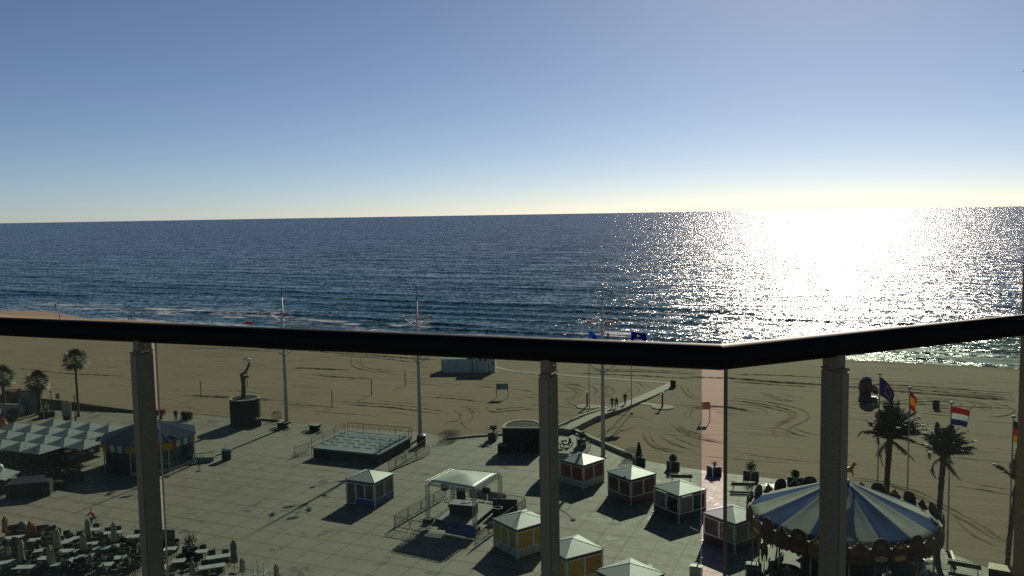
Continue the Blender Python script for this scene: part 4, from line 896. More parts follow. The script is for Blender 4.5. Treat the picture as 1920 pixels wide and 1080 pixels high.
planter(1339, 891, 'twig', 'dark planter with a bare twig, seen through the gap in the glass', 1.05, 5); planter(1408, 900, 'leafy', 'dark planter with a loose leafy plant behind a park bench', 1.05, 6); planter(1491, 912, 'ball', 'dark planter with a round bush just behind the carousel crown', 1.05, 7)
q = pz(1062, 838); t = thing('motor_scooter', 'dark scooter parked at the kerb behind the sales van', 'scooter', q, R(30)); b = MB()
for x in (-.62, .62): b.path([(x+.27*math.cos(a), 0, .27+.27*math.sin(a)) for a in [k*.524 for k in range(12)]], .06, 6, closed=True)
b.build('tyre', mat('tyre_rubber', (.012, .012, .012), .8), t); b = MB(); b.path([(.62, 0, .3), (.5, 0, .75), (.42, 0, 1.05)], .05, 6); b.path([(.42, -.3, 1.08), (.42, .3, 1.08)], .025, 5); b.path([(.45, 0, .5), (.2, 0, .3), (-.2, 0, .32), (-.6, 0, .5)], .12, 8); b.box((.5, 0, .7), (.08, .4, .6)); b.build('body', SPK, t); MB().bevbox((-.35, 0, .78), (.8, .3, .16), .05).build('saddle', BLKW, t)
# ------------------------------------------------------------ carousel
cc = P(1578, 968, 5.0); R0 = 6.75
ca = thing('carousel', 'large carousel with blue and white striped conical canopy and scalloped crown boards', 'carousel', (cc.x, cc.y, PZ)); CSB = mat('canopy_blue', (0.018, 0.048, 0.165), 0.9, var=0.35, scale=.5, spec=0.1); CSW = mat('canopy_white', (0.34, 0.34, 0.315), 0.9, var=0.2, scale=.5, spec=0.1)
ap = ztop((cc.x, cc.y), 899)-PZ; rim = 4.85; b = MB(); ng = 16; sub = 6; rings = 8; vs = []; fs = []; ms = []
for i in range(rings+1):
    f = i/rings; r_ = .25+(R0-.3)*f; z = ap-(ap-rim-.15)*(f**.96)
    for j in range(ng*sub):
        a = 2*math.pi*j/(ng*sub)+.06; sag = .10*f*(1-f)*4*abs(math.sin(math.pi*j/sub)); vs.append((r_*math.cos(a), r_*math.sin(a), z-sag))
n = ng*sub
for i in range(rings):
    for j in range(n): fs.append((i*n+j, i*n+(j+1) % n, (i+1)*n+(j+1) % n, (i+1)*n+j)); ms.append((j//sub) % 2)
b.v = vs; b.f = fs; b.m = ms; o = b.build('canopy', [CSB, CSW], ca, True); md = o.modifiers.new('s', 'SOLIDIFY'); md.thickness = .03
CRB = mat('crown_board_brown', (0.05, 0.024, 0.013), 0.75, var=0.6, scale=2.5); CRO = mat('crown_board_orange', (0.15, 0.058, 0.018), 0.7, var=0.6, scale=2.0); CRR = mat('crown_board_red', (0.10, 0.022, 0.016), 0.7, var=0.5, scale=2.0); GOLD = mat('gilt', (0.45, 0.27, 0.07), 0.35, 0.6, var=0.3, scale=6); BULB = mat('glass_bulbs', (0.85, 0.8, 0.65), 0.1, var=0.05)
MB().lathe([(R0-.12, rim-.75), (R0, rim-.75), (R0+.04, rim-.3), (R0, rim-.25), (R0+.05, rim+.22), (R0-.12, rim+.22)], n=72).build('rim_band', CRO, ca)
for k in range(32):
    a0 = 2*math.pi*k/32; big_ = k % 2 == 0; b = MB(); hw = .66; out = []
    if big_: out = [(.6*math.cos(t_), .22+.78*max(0, math.sin(t_))**.7) for t_ in [math.pi*i/14 for i in range(15)]]
    else: out = [(hw, .2), (.5, .3), (.42, .42), (.3, .44), (.22, .6), (.1, .66), (0, .82), (-.1, .66), (-.22, .6), (-.3, .44), (-.42, .42), (-.5, .3), (-hw, .2)]
    dn = [(-hw, -.2), (-hw, -.72), (-hw*.7, -.86), (-hw*.35, -.8), (0, -1.02 if big_ else -.9), (hw*.35, -.8), (hw*.7, -.86), (hw, -.72), (hw, -.2)]
    P_ = out+dn; er = Vector((math.cos(a0), math.sin(a0), 0)); et = Vector((-er.y, er.x, 0)); b.plate([er*(R0+.06+.015*(k % 2))+et*x+up*(rim+z) for x, z in P_], er, .07)
    bd = b.build('crown_board', [CRB, CRR, CRB, CRO, CRB, CRO][k % 6], ca); b = MB()
    for x, z in out[1:-1]: b.ball(er*(R0+.1)+et*x*1.02+up*(rim+z+.02), .026, 6)
    b.build('bulbs', BULB, bd)
    MB().plate([er*(R0+.145)+et*x*.55+up*(rim+.12+z*.55) for x, z in out], er, .03).build('medallion', [CRO, GOLD, CRR, CRB][k % 4], bd)
    MB().plate([er*(R0+.145)+et*x+up*(rim-.42+z) for x, z in [(.45*math.cos(t_), .2*math.sin(t_)) for t_ in [math.pi*i/8 for i in range(16)]]], er, .03).build('painted_panel', [GOLD, CRB, CRO, CRR][(k//2) % 4], bd)
MB().lathe([(R0-.2, .02), (R0-.2, .35), (R0-.5, .42), (.1, .42)], n=60).build('platform', mat('carousel_deck', (.05, .035, .025), .7, var=.3), ca)
MB().lathe([(2.9, .42), (2.9, 1.2), (2.7, 1.5), (2.7, rim-.8), (3.2, rim-.2)], n=24).build('centre_column', BDARK, ca)
MB().lathe([(R0-.3, rim-.35), (1.2, rim-.2)], n=48).build('ceiling', BDARK, ca)
for k in range(16):
    a = 2*math.pi*k/16+.1; r_ = R0-.35; MB().tube((r_*math.cos(a), r_*math.sin(a), .4), (r_*math.cos(a), r_*math.sin(a), rim-.3), .045, n=8).build('pole', GOLD, ca, True)
def horse(parent, p, rz, m, sc_=1.0, name='carousel_horse'):
    V = [(-.55, 0, 1.0), (0, 0, 1.0), (.5, 0, 1.05), (.8, 0, 1.45), (.95, 0, 1.72), (1.25, 0, 1.5), (-.75, 0, .95), (-.95, 0, .5), (.62, .16, .75), (.95, .16, .62), (.82, .16, .25), (.55, -.16, .72), (.8, -.16, .45), (.62, -.16, .15), (-.6, .17, .7), (-.45, .17, .42), (-.75, .17, .1), (-.62, -.17, .7), (-.8, -.17, .42), (-1.05, -.17, .12), (.92, .06, 1.9), (.92, -.06, 1.9)]
    E = [(0, 1), (1, 2), (2, 3), (3, 4), (4, 5), (0, 6), (6, 7), (2, 8), (8, 9), (9, 10), (2, 11), (11, 12), (12, 13), (0, 14), (14, 15), (15, 16), (0, 17), (17, 18), (18, 19), (4, 20), (4, 21)]
    rad = [.27, .27, .27, .17, .14, .08, .09, .04, .13, .07, .05, .13, .07, .05, .15, .08, .05, .15, .08, .05, .03, .03]; M_ = Matrix.Rotation(rz, 3, 'Z')
    return skin(name, [tuple(Vector(p)+M_ @ (Vector(v)*sc_)) for v in V], E, [r_*sc_ for r_ in rad], m, parent, 1, 1)
HM = [mat('horse_white', (.55, .52, .48), .35, var=.1), mat('horse_brown', (.12, .06, .03), .4, var=.2), mat('horse_grey', (.25, .25, .26), .4, var=.1)]
for k in range(10):
    a = 2*math.pi*k/10+.35; r_ = R0-1.2; pp = (r_*math.cos(a), r_*math.sin(a), .75+.25*math.sin(k*2.1)); hr = horse(ca, pp, a+math.pi/2, HM[k % 3]); M_ = Matrix.Rotation(a+math.pi/2, 3, 'Z'); MB().tube((pp[0], pp[1], .42), (pp[0], pp[1], rim-.3), .03, n=6).build('brass_pole', GOLD, hr)
    q = Vector(pp); MB().bevbox((q.x, q.y, q.z+1.24), (.5, .42, .12), .05, a+math.pi/2).build('saddle', CRR, hr)
a = math.atan2(P(1458, 1075, 2.0).y-cc.y, P(1458, 1075, 2.0).x-cc.x); q = Vector(((R0-1.1)*math.cos(a), (R0-1.1)*math.sin(a), .42)); m = MB(); m.lathe([(.85, 0), (1.15, .5), (1.2, 1.1), (1.05, 1.6), (.9, 1.62), (.8, .9)], q, 20); m.build('spinning_tub', CRB, ca, True)
m = MB(); m.ball(q+Vector((0, -1.0, 1.1)), .62, 14, 0, 1.35); m.build('tub_medallion', CRO, ca, True)
hr = horse(ca, (.35, 0, ap+.12), R(10), GOLD, .62, 'top_horse'); MB().lathe([(.5, ap-.05), (.5, ap+.06), (.3, ap+.14)], n=16).build('finial_plate', WHITEM, ca)
# ticket steps
q = pz(1413, 1080); t = thing('ticket_counter', 'small dark stand with a white railing at the foot of the carousel', 'stand', q, R(-20)); MB().bevbox((0, 0, .5), (1.1, .7, 1.0), .04).build('body', SPK, t); b = MB(); b.path([(-.6, -.4, 0), (-.6, -.4, 1.15), (.6, -.4, 1.15), (.6, -.4, 0)], .03, 6); b.tube((-.6, -.4, .75), (.6, -.4, .75), .02); b.build('railing', WHITEM, t)
# ------------------------------------------------------------ beach hut, signs, showers, inflatable
HUTW = mat('hut_white_boards', (0.52, 0.54, 0.54), 0.6, var=0.1, scale=1.0); HUTR = mat('hut_teal_roof', (0.20, 0.32, 0.34), 0.45, var=0.15); TRIM = mat('hut_dark_trim', (0.03, 0.06, 0.075), 0.6)
p = P(828, 699); q = P(887, 703); ht_ = thing('beach_hut', 'white beach hut with teal roof on the sand, half hidden by the handrail', 'hut', p, R(-3)); W1 = 5.6
wl = MB(); wl.add([(0, 0, 0), (W1, 0, 0), (W1, 4, 0), (0, 4, 0), (0, 0, 2.35), (W1, 0, 2.35), (W1, 4, 3.0), (0, 4, 3.0)], [(3, 2, 1, 0), (4, 5, 6, 7), (0, 1, 5, 4), (1, 2, 6, 5), (2, 3, 7, 6), (3, 0, 4, 7)]); o = wl.build('low_wing', HUTW, ht_)
rf = MB(); rf.add([(-.15, -.2, 2.37), (W1+.15, -.2, 2.37), (W1+.15, 4.2, 3.1), (-.15, 4.2, 3.1)], [(0, 1, 2, 3)]); ro = rf.build('roof', HUTR, ht_); md = ro.modifiers.new('s', 'SOLIDIFY'); md.thickness = -.1; md.offset = -1
MB().box((W1+2.0, 1.9, 1.9), (4.0, 3.8, 3.8)).build('high_wing', HUTW, ht_)
rf = MB(); rf.prism([(W1-.3, -.25), (W1+4.3, -.25), (W1+4.3, 4.1), (W1-.3, 4.1)], 3.81, 3.95); rf.build('flat_roof', HUTR, ht_)
for x in (W1+.75, W1+2.9):
    d = MB().box((x, -.02, 1.05), (.06, .05, 2.1)); d.build('door_trim', TRIM, ht_)
dd = MB().box((W1+1.85, -.03, 1.4), (1.9, .05, 2.8)).build('door', HUTW, ht_)
for x in (W1+1.4, W1+2.3): MB().box((x, -.065, 2.3), (.45, .02, .45)).build('pane', DARKGL, dd)
for x in (.03, W1-.05): MB().box((x, -.03, 1.15), (.09, .05, 2.3)).build('corner_trim', TRIM, ht_)
MB().box((W1+3.6, -.04, 1.6), (.3, .05, .4)).build('notice', TRIM, ht_)
b = MB(); rr = random.Random(2)
for k in range(8): b.box((2.3+rr.uniform(-.25, .5), -.012, 1.3+rr.uniform(-.35, .35)), (rr.uniform(.1, .35), .012, .05))
b.build('faded_emblem', mat('faded_paint', (.30, .33, .34), .7), ht_)
def board(x, y, yt, label, wd, hh, m, marks):
    p = P(x, y); h = ztop(p, yt); t = thing('notice_board', label, 'sign', p, R(-4), 'notice boards on the sand'); 
    for s_ in (-1, 1): MB().box((s_*wd/2, 0, h/2-.1), (.09, .09, h+.2)).build('post', DSTEEL, t)
    o = MB().box((0, -.02, h-hh/2), (wd, .06, hh)).build('panel', m, t); b = MB(); rr = random.Random(int(x))
    b.box((-wd*.3, -.055, h-hh/2), (wd*.3, .012, hh*.8))
    for r_ in range(5):
        x0 = -wd*.08
        while x0 < wd*.42: w_ = rr.uniform(.06, .2); b.box((x0+w_/2, -.055, h-hh*(.18+.15*r_)), (w_, .01, hh*.05)); x0 += w_+.05
    b.build('printing', marks, o)
board(942, 746, 719, 'pale blue notice board on two posts in the sand near the beach hut', 1.75, .95, mat('board_blue_grey', (.26, .29, .34), .6), mat('board_print', (.12, .14, .18), .6))
board(1323, 790, 753, 'red notice board on two posts, seen through the gap in the glass', 1.1, 1.05, mat('board_red', (.40, .10, .05), .6), mat('board_print_pale', (.45, .30, .22), .6))
def shower(x, y, yt, label):
    p = P(x, y); h = ztop(p, yt); t = thing('beach_shower', label, 'shower', p, 0, 'beach showers beside the walkway'); MB().lathe([(1.6, -.05), (1.6, .10), (1.5, .13)], n=24).build('base', CONC_D, t)
    MB().lathe([(.16, .1), (.13, .3), (.12, h-.12)], n=12).build('column', DSTEEL, t, True); MB().lathe([(.12, h-.14), (.36, h-.06), (.36, h), (.05, h+.03)], n=16).build('cap', POLISH, t)
    b = MB()
    for a in range(4): b.path([(.12*math.cos(a*1.57), .12*math.sin(a*1.57), h-.35), (.3*math.cos(a*1.57), .3*math.sin(a*1.57), h-.33)], .03, 5)
    b.build('shower_heads', STEEL, t)
shower(1101, 763, 735, 'dark beach shower column left of the walkway'); shower(1242, 764, 735, 'dark beach shower column on a round pad right of the walkway')
p = P(1624, 752); h = ztop(p, 705); t = thing('inflatable', 'tall dark inflatable with white cap standing on the sand near the blue flag', 'inflatable', p, R(-10)); INB = mat('inflatable_navy', (.012, .014, .035), .45, var=.2); INR = mat('inflatable_maroon', (.075, .022, .022), .45, var=.3); INO = mat('inflatable_salmon', (.30, .10, .06), .5)
MB().lathe([(1.15, 0), (1.2, .25), (1.05, .6), (.95, h*.42)], (-.15, 0, 0), 20, 0, .8).build('body', INB, t, True); MB().lathe([(.97, h*.42), (.95, h*.6), (.85, h*.78), (.7, h*.86)], (-.1, 0, 0), 20).build('chest', INR, t, True)
MB().lathe([(.72, h*.82), (.66, h*.92), (.45, h*.985), (.01, h)], (0, 0, 0), 20).build('cap', CWHITE, t, True); MB().ball((0, -.15, h*.83), .68, 14, 0, .8).build('face', INB, t, True); MB().bevbox((.85, 0, .35), (1.5, 1.1, .7), .2).build('foot', INB, t)
skin('arm', [(.4, -.3, h*.68), (.9, -.4, h*.6), (1.25, -.4, h*.48), (1.2, -.4, h*.4)], [(0, 1), (1, 2), (2, 3)], [.38, .4, .42, .38], INO, t); MB().ball((1.2, -.4, h*.40), .42, 10).build('hand', INB, t, True)

# ------------------------------------------------------------ people
SKIN = mat('skin', (.30, .17, .11), .6, var=.08); HAIR = mat('dark_hair', (.02, .014, .01), .7); SHOE = mat('dark_shoes', (.02, .02, .02), .7)
def person(loc, rz, label, shirt, legs, pose='walk', h=1.74, phase=1, bag=None, bare=False):
    t = thing('person', label, 'person', loc, rz); s_ = h/1.74; V = []; E = []; Rd = []
    def ch(pts, rad, frm=None):
        pr = frm
        for p, r_ in zip(pts, rad):
            V.append(tuple(Vector(p)*s_)); Rd.append(r_*s_); i = len(V)-1
            if pr is not None: E.append((pr, i))
            pr = i
        return pr
    f = phase*.22 if pose == 'walk' else 0.03
    zo = 0.0
    if pose == 'ride':
        hip = (-.12, 0, .98); chest = (.10, 0, 1.38); neck = (.16, 0, 1.50)
        K = [((.22, s*.12, .82), (.10 if s > 0 else .16, s*.12, .44 if s > 0 else .50), (.24, s*.12, .40 if s > 0 else .46)) for s in (1, -1)]
        A = [((.12, s*.19, 1.40), (.33, s*.22, 1.22), (.52, s*.22, 1.10)) for s in (1, -1)]
    else:
        hip = (0, 0, .93); chest = (.02, 0, 1.28); neck = (.03, 0, 1.46)
        K = [((s*f*.75+.05, s*.10, .50), (s*f*1.2-.04, s*.10, .09), (s*f*1.2+.13, s*.11, .035)) for s in (1, -1)]
        A = [((.01, s*.20, 1.38), (-s*f*.5-.03, s*.26, 1.12), (-s*f*.9+.06, s*.26, .88)) for s in (1, -1)]
    ch([hip, tuple((Vector(hip)+Vector(chest))/2), chest, neck], [.13, .125, .145, .055])
    hd_ = (neck[0]+.02, 0, neck[2]+.17); ch([hd_, (neck[0]+.035, 0, neck[2]+.25)], [.098, .07], 3); ch([(hd_[0]+.105, 0, hd_[2]-.015)], [.018], 4)
    for k, sgn in zip(K, (1, -1)):
        a_ = ch([(hip[0], sgn*.09, hip[2]-.05), k[0], k[1], k[2]], [.088, .058, .042, .036], 0)
    for a_, sgn in zip(A, (1, -1)):
        w_ = ch([a_[0], a_[1], a_[2]], [.055, .042, .028], 2); d = (Vector(a_[2])-Vector(a_[1])).normalized(); pm = Vector(a_[2])+d*.06; pi = ch([tuple(pm)], [.032], w_); sd = Vector((1, 0, 0)) if abs(d.x) < .7 else Vector((0, 0, 1))
        for q in range(4): o_ = sd*(q-1.5)*.02; L_ = (.07, .085, .08, .06)[q]; ch([tuple(pm+d*.035+o_), tuple(pm+d*(.035+L_*.6)+o_), tuple(pm+d*(.03+L_)+o_-Vector((0, sgn*.012, 0)))], [.009, .008, .007], pi)
        ch([tuple(pm-d*.01+sd*.04), tuple(pm+d*.03+sd*.055)], [.010, .008], pi)
    skin('body', V, E, Rd, SKIN, t, 0, 1)
    hv = [(hd_[0]-.02, 0, hd_[2]+.055), (hd_[0]-.055, 0, hd_[2]-.02)]; skin('hair', [tuple(Vector(v)*s_) for v in hv], [(0, 1)], [.105*s_, .085*s_], HAIR, t)
    if not bare:
        sv = [hip, tuple((Vector(hip)+Vector(chest))/2), (chest[0], 0, chest[2]+.03), (neck[0]-.01, 0, neck[2]-.03)]; se = [(0, 1), (1, 2), (2, 3)]; sr = [(.17, .13), (.165, .135), (.19, .15), (.075, .075)]
        for a_ in A: n_ = len(sv); sv += [a_[0], tuple(Vector(a_[0]).lerp(Vector(a_[1]), .9)), tuple(Vector(a_[1]).lerp(Vector(a_[2]), .8))]; se += [(2, n_), (n_, n_+1), (n_+1, n_+2)]; sr += [.075, .06, .045]
        skin('shirt', [tuple(Vector(v)*s_) for v in sv], se, [(r_*s_ if not isinstance(r_, tuple) else (r_[0]*s_, r_[1]*s_)) for r_ in sr], shirt, t)
    sv = [(hip[0], 0, hip[2]+.06), hip]; se = [(0, 1)]; sr = [.155, .16]
    for k, sgn in zip(K, (1, -1)): n_ = len(sv); sv += [(hip[0]+.01, sgn*.10, hip[2]-.1), k[0], tuple(Vector(k[0]).lerp(Vector(k[1]), .9))]; se += [(1, n_), (n_, n_+1), (n_+1, n_+2)]; sr += [.105, .078, .062]
    if bare: sv = sv[:3]+sv[5:6]; se = [(0, 1), (1, 2), (1, 3)]; sr = [.15, .155, .11, .11]
    skin('trousers', [tuple(Vector(v)*s_) for v in sv], se, [r_*s_ for r_ in sr], legs, t)
    if not bare:
        for k in K: a_ = Vector(k[1])*s_; MB().bevbox((a_.x+.06, a_.y, a_.z-.045), (.27, .1, .1), .03).build('shoe', SHOE, t)
    if bag:
        q = Vector((-.16, 0, 1.2))*s_; bt = thing('backpack', bag, 'backpack', loc, rz); MB().bevbox((q.x-.04, 0, q.z), (.2, .34, .46), .07).build('pouch', BLKW, bt); b = MB()
        for s2 in (-1, 1): b.path([(q.x+.06, s2*.12, q.z+.2), (.03, s2*.13, q.z+.22), (.17, s2*.13, q.z), (q.x+.08, s2*.12, q.z-.2)], .02, 5)
        b.build('straps', BLKW, bt)
    return t
DKS = mat('dark_jacket', (.025, .024, .028), .8, var=.2); DKT = mat('dark_trousers', (.02, .02, .025), .8, var=.2); BRJ = mat('brown_jacket', (.075, .035, .025), .8, var=.2); REDJ = mat('red_jersey', (.42, .02, .035), .7, var=.15); GRT = mat('grey_trousers', (.09, .09, .09), .8)
WZ = .48
pa = P(1148, 766, WZ); wd = math.atan2(-.84, -.54)
person(pa, wd, 'walker in a brown jacket, left one of the couple on the walkway', BRJ, DKT, phase=1); pb = P(1156, 765, WZ); person(pb, wd, 'walker in dark clothes, right one of the couple on the walkway', DKS, DKT, phase=-1, h=1.62)
pc = P(1172, 758, .4); person(pc, wd+.3, 'walker in dark clothes with a shoulder bag following the couple', DKS, GRT, phase=1, bag='black backpack carried by the last walker on the walkway')
person(P(330, 790), R(-60), 'person in dark clothes standing at the promenade edge behind the pavilion', DKS, GRT, 'stand')
person(P(104, 578, -.25), R(100), 'lone tiny person wading at the tip of the sand spit', DKS, DKT, 'stand', bare=False); person(P(241, 600, 0), R(80), 'left one of two tiny walkers at the waterline', DKS, DKT, phase=1); person(P(246, 600, 0), R(80), 'right one of two tiny walkers at the waterline', DKS, GRT, phase=-1)
person(P(112, 598, 0), R(10), 'tiny person on the sand just above the handrail at the left', GRT, DKT, 'stand')
person(P(1140, 637, -.5), R(60), 'dark bather standing in the surf right of the third mast', DKS, DKT, 'stand'); person(P(914, 629, -.6), R(60), 'dark bather standing in the surf between the second and third mast', DKS, DKT, 'stand')
# cyclist
pc = pz(176, 988); bz = R(172); bk_ = thing('bicycle', 'bicycle with thin wheels ridden by the person in red', 'bicycle', pc, bz); TYR = mat('tyre_rubber', (.012, .012, .012), .8)
for x in (-.52, .54):
    wh = MB().path([(x+.335*math.cos(a), 0, .345+.335*math.sin(a)) for a in [k*math.pi/14 for k in range(28)]], .02, 6, closed=True).build('wheel', TYR, bk_, True); b = MB()
    for k in range(9): a = k*math.pi/9; b.tube((x-.32*math.cos(a), 0, .345-.32*math.sin(a)), (x+.32*math.cos(a), 0, .345+.32*math.sin(a)), .003, n=3)
    b.build('spokes', STEEL, wh)
b = MB()
for p0, p1 in (((-.52, 0, .345), (-.08, 0, .30)), ((-.08, 0, .30), (.38, 0, .78)), ((-.08, 0, .30), (-.22, 0, .86)), ((-.2, 0, .78), (.36, 0, .88)), ((-.52, 0, .345), (-.2, 0, .78)), ((.35, 0, 1.0), (.54, 0, .345))): b.tube(p0, p1, .02, n=6)
b.build('frame', DSTEEL, bk_); b = MB(); b.path([(.5, -.25, 1.06), (.40, -.2, 1.05), (.36, 0, 1.02), (.40, .2, 1.05), (.5, .25, 1.06)], .016, 6); b.build('handlebar', STEEL, bk_); MB().bevbox((-.24, 0, .89), (.27, .15, .07), .03).build('saddle', BLKW, bk_)
b = MB(); b.tube((-.08, -.12, .3), (-.08, .12, .3), .02); b.tube((-.08, .12, .3), (.08, .12, .22), .015); b.tube((-.08, -.12, .3), (-.24, -.12, .38), .015); b.build('cranks', STEEL, bk_)
person(pc, bz, 'cyclist in a red jersey and dark trousers riding across the plaza', REDJ, DKT, 'ride')
# things on the water
t = thing('inflatable_raft', 'small red raft floating near the shore right of the sand spit', 'raft', P(467, 606, -.3), R(-20)); b = MB(); b.path([(1.1*math.cos(a), .55*math.sin(a), .15) for a in [k*.524 for k in range(12)]], .2, 8, closed=True); b.build('tube', CRED, t, True); MB().lathe([(.9, .08), (.01, .1)], n=14, sy=.5).build('floor', CRED, t)
b = MB(); b.lathe([(.01, -.3), (.4, -.1), (.42, .2), (.15, .4), (.06, .7), (.01, .75)], n=14); o = b.build('buoy', SPK, None, True, P(876, 492, -.3)); tag(o, 'dark buoy, a dot in the open sea above the second mast', 'buoy')
def boat(x, y, ln, label):
    t = thing('motorboat', label, 'boat', P(x, y, -.3), R(5)); b = MB(); n = 9; vs = []
    for i in range(n+1):
        u = i/n; w_ = ln*.16*(1-max(0, u-.45)**2*3.2); w_ = max(w_, .02); zt = .9+.5*u*u
        vs += [(ln*(u-.5), -w_, zt), (ln*(u-.5), -w_*.5, -.1), (ln*(u-.5), w_*.5, -.1), (ln*(u-.5), w_, zt)]
    fs = [(0, 3, 2, 1)]
    for i in range(n): a = 4*i; fs += [(a, a+1, a+5, a+4), (a+1, a+2, a+6, a+5), (a+2, a+3, a+7, a+6), (a+3, a, a+4, a+7)]
    b.add(vs, fs); b.build('hull', WHITEM, t); MB().bevbox((-.05*ln, 0, 1.5), (ln*.3, ln*.2, 1.2), .15).build('cabin', WHITEM, t); b = MB(); b.add([(-ln*.5, -ln*.12, .06), (-ln*2.6, -ln*.5, .04), (-ln*2.6, ln*.5, .04), (-ln*.5, ln*.12, .06)], [(3, 2, 1, 0)]); 
boat(327, 428, 9, 'tiny white motorboat far out at the left under the horizon'); boat(1218, 430, 9, 'white whitecap streak, boat shaped, far out at the left edge of the sun glitter')  # second hull stands in for a bright whitecap streak
# ------------------------------------------------------------ coloured pavilion
p = pz(283, 868); pv = thing('pavilion', 'eight sided pavilion with blue roof and a valance of coloured squares', 'pavilion', p, R(-22.6+22.5)); RV = 5.05; hv = 3.35
p2 = pz(283, 868+13); BLR = mat('pavilion_blue_roof', (0.011, 0.024, 0.055), 0.9, var=0.25, scale=.8, spec=0.1); VAL = [mat('valance_'+n_, c_, .6, var=.1) for n_, c_ in (('orange', (.48, .22, .015)), ('white', (.55, .55, .55)), ('red', (.38, .02, .04)), ('green', (.07, .20, .035)), ('blue', (.02, .12, .25)), ('yellow', (.55, .40, .05)), ('magenta', (.22, .02, .09)))]
oc = [Vector((RV*math.cos(math.pi/4*k), RV*math.sin(math.pi/4*k), 0)) for k in range(8)]; rf = MB()
for k in range(8): a, c = oc[k]*1.06, oc[(k+1) % 8]*1.06; rf.add([a+up*(hv+.05), c+up*(hv+.05), up*(hv+1.75)+c*.02, up*(hv+1.75)+a*.02], [(0, 1, 2, 3)])
ro = rf.build('roof', BLR, pv); md = ro.modifiers.new('s', 'SOLIDIFY'); md.thickness = .06
b = MB()
for k in range(8): a = oc[k]*1.065; b.tube(a+up*(hv+.07), up*(hv+1.78), .02, n=5)
b.build('ridge_trim', BLR, ro)
PVG = mat('pavilion_glass', (.03, .07, .075), .12, var=.6, scale=1.2)
for k in range(8):
    a, c = oc[k], oc[(k+1) % 8]; d = (c-a); nrm = Vector((d.y, -d.x, 0)).normalized(); cols = [0, 2, 1, 3, 1, 4, 0] if k % 2 else [0, 6, 1, 3, 4, 2, 0]
    for j in range(7):
        u, v = a.lerp(c, j/7)*1.02, a.lerp(c, (j+1)/7)*1.02; MB().plate([u+up*(hv-.85), v+up*(hv-.85), v+up*(hv+.03), u+up*(hv+.03)], nrm, .04).build('valance_square', VAL[cols[j]], pv)
    MB().plate([a.lerp(c, .03)*.97+up*.35, a.lerp(c, .97)*.97+up*.35, a.lerp(c, .97)*.97+up*(hv-.3), a.lerp(c, .03)*.97+up*(hv-.3)], nrm, .03).build('glass_wall', PVG if k not in (4, 5) else BDARK, pv)
    m = MB(); m.tube(a, a+up*hv, .08, n=8); m.build('corner_post', WHITEM, pv)
    m = MB(); m.plate([a*.98, c*.98, c*.98+up*.35, a*.98+up*.35], nrm, .05); m.build('base_panel', BDARK if k in (4, 5) else BPALE, pv)
    m = MB()
    for j in (1, 2, 3): q = a.lerp(c, j/4)*.975; m.tube(q+up*.35, q+up*(hv-.4), .035, n=5)
    m.build('mullions', DSTEEL, pv)
# ------------------------------------------------------------ furniture of the terraces
PARA = mat('parasol_grey_white', (0.26, 0.285, 0.30), 0.85, var=0.08, scale=1.0, spec=0.15); TAB = mat('white_tabletop', (0.38, 0.385, 0.385), 0.5, var=0.15); CHB = mat('dark_wicker_chair', (0.04, 0.038, 0.036), 0.7, var=0.3); SOFA = mat('dark_sofa', (.018, .016, .018), .8, var=.2)
BEIGE = mat('beige_parasol_cloth', (0.36, 0.31, 0.20), 0.85, var=0.15, scale=3, bump=.3); ORNG = mat('orange_parasol_cloth', (0.42, 0.115, 0.02), 0.85, var=0.15, scale=3, bump=.3)
up = Vector((0, 0, 1)); ug = Vector((math.cos(GRID), math.sin(GRID), 0)); vg = Vector((-ug.y, ug.x, 0))
def parasol_mesh():
    e = 1.52; m = MB(); m.add([(-e, -e, 2.42), (e, -e, 2.42), (e, e, 2.42), (-e, e, 2.42), (0, 0, 3.1)], [(0, 1, 4), (1, 2, 4), (2, 3, 4), (3, 0, 4)])
    for i in range(4):
        a = [(-e, -e), (e, -e), (e, e), (-e, e)]; x0, y0 = a[i]; x1, y1 = a[(i+1) % 4]; m.add([(x0, y0, 2.34), (x1, y1, 2.34), (x1, y1, 2.42), (x0, y0, 2.42)], [(0, 1, 2, 3)])
    return m
base0 = P(60, 800, 2.9); base0 = Vector((base0.x, base0.y, PZ)); first = None; RN = ['back row', 'second row from back', 'third row from back', 'front row']; ON = ['first', 'second', 'third', 'fourth', 'fifth', 'sixth']
for j, (i0, i1) in ((1, (0, 3)), (0, (-1, 3)), (-1, (-1, 4)), (-2, (0, 3))):
    for i in range(i0, i1+1):
        lab = 'square pale parasol, %s from the left, %s' % (ON[i-i0], RN[1-j]); loc = base0+ug*3.12*i+vg*3.12*j
        if first is None:
            first = thing('square_parasol', lab, 'parasol', loc, GRID, 'square pale parasols over the shaded terrace'); o = parasol_mesh().build('canopy', PARA, first); md = o.modifiers.new('s', 'SOLIDIFY'); md.thickness = .02; MB().tube((0, 0, 0), (0, 0, 3.3), .035, n=6).build('pole', DSTEEL, first); MB().bevbox((0, 0, .06), (.7, .7, .12), .03).build('foot', CONC_D, first)
        else: copy_tree(first, loc, GRID, lab)
def chair_mesh():
    m = MB(); m.bevbox((0, 0, .44), (.5, .48, .07), .02)
    for x in (-.21, .21):
        for y in (-.2, .2): m.tube((x, y, 0), (x, y, .43), .02, n=4)
    m.add([(-.25, .2, .46), (.25, .2, .46), (.27, .30, .95), (-.27, .30, .95), (-.25, .25, .46), (.25, .25, .46), (.27, .35, .95), (-.27, .35, .95)], [(3, 2, 1, 0), (4, 5, 6, 7), (0, 1, 5, 4), (1, 2, 6, 5), (2, 3, 7, 6), (3, 0, 4, 7)])
    for x in (-.27, .27): m.path([(x, -.2, .43), (x, -.22, .68), (x, .25, .68)], .025, 4)
    return m
ch0 = None; rr = random.Random(12)
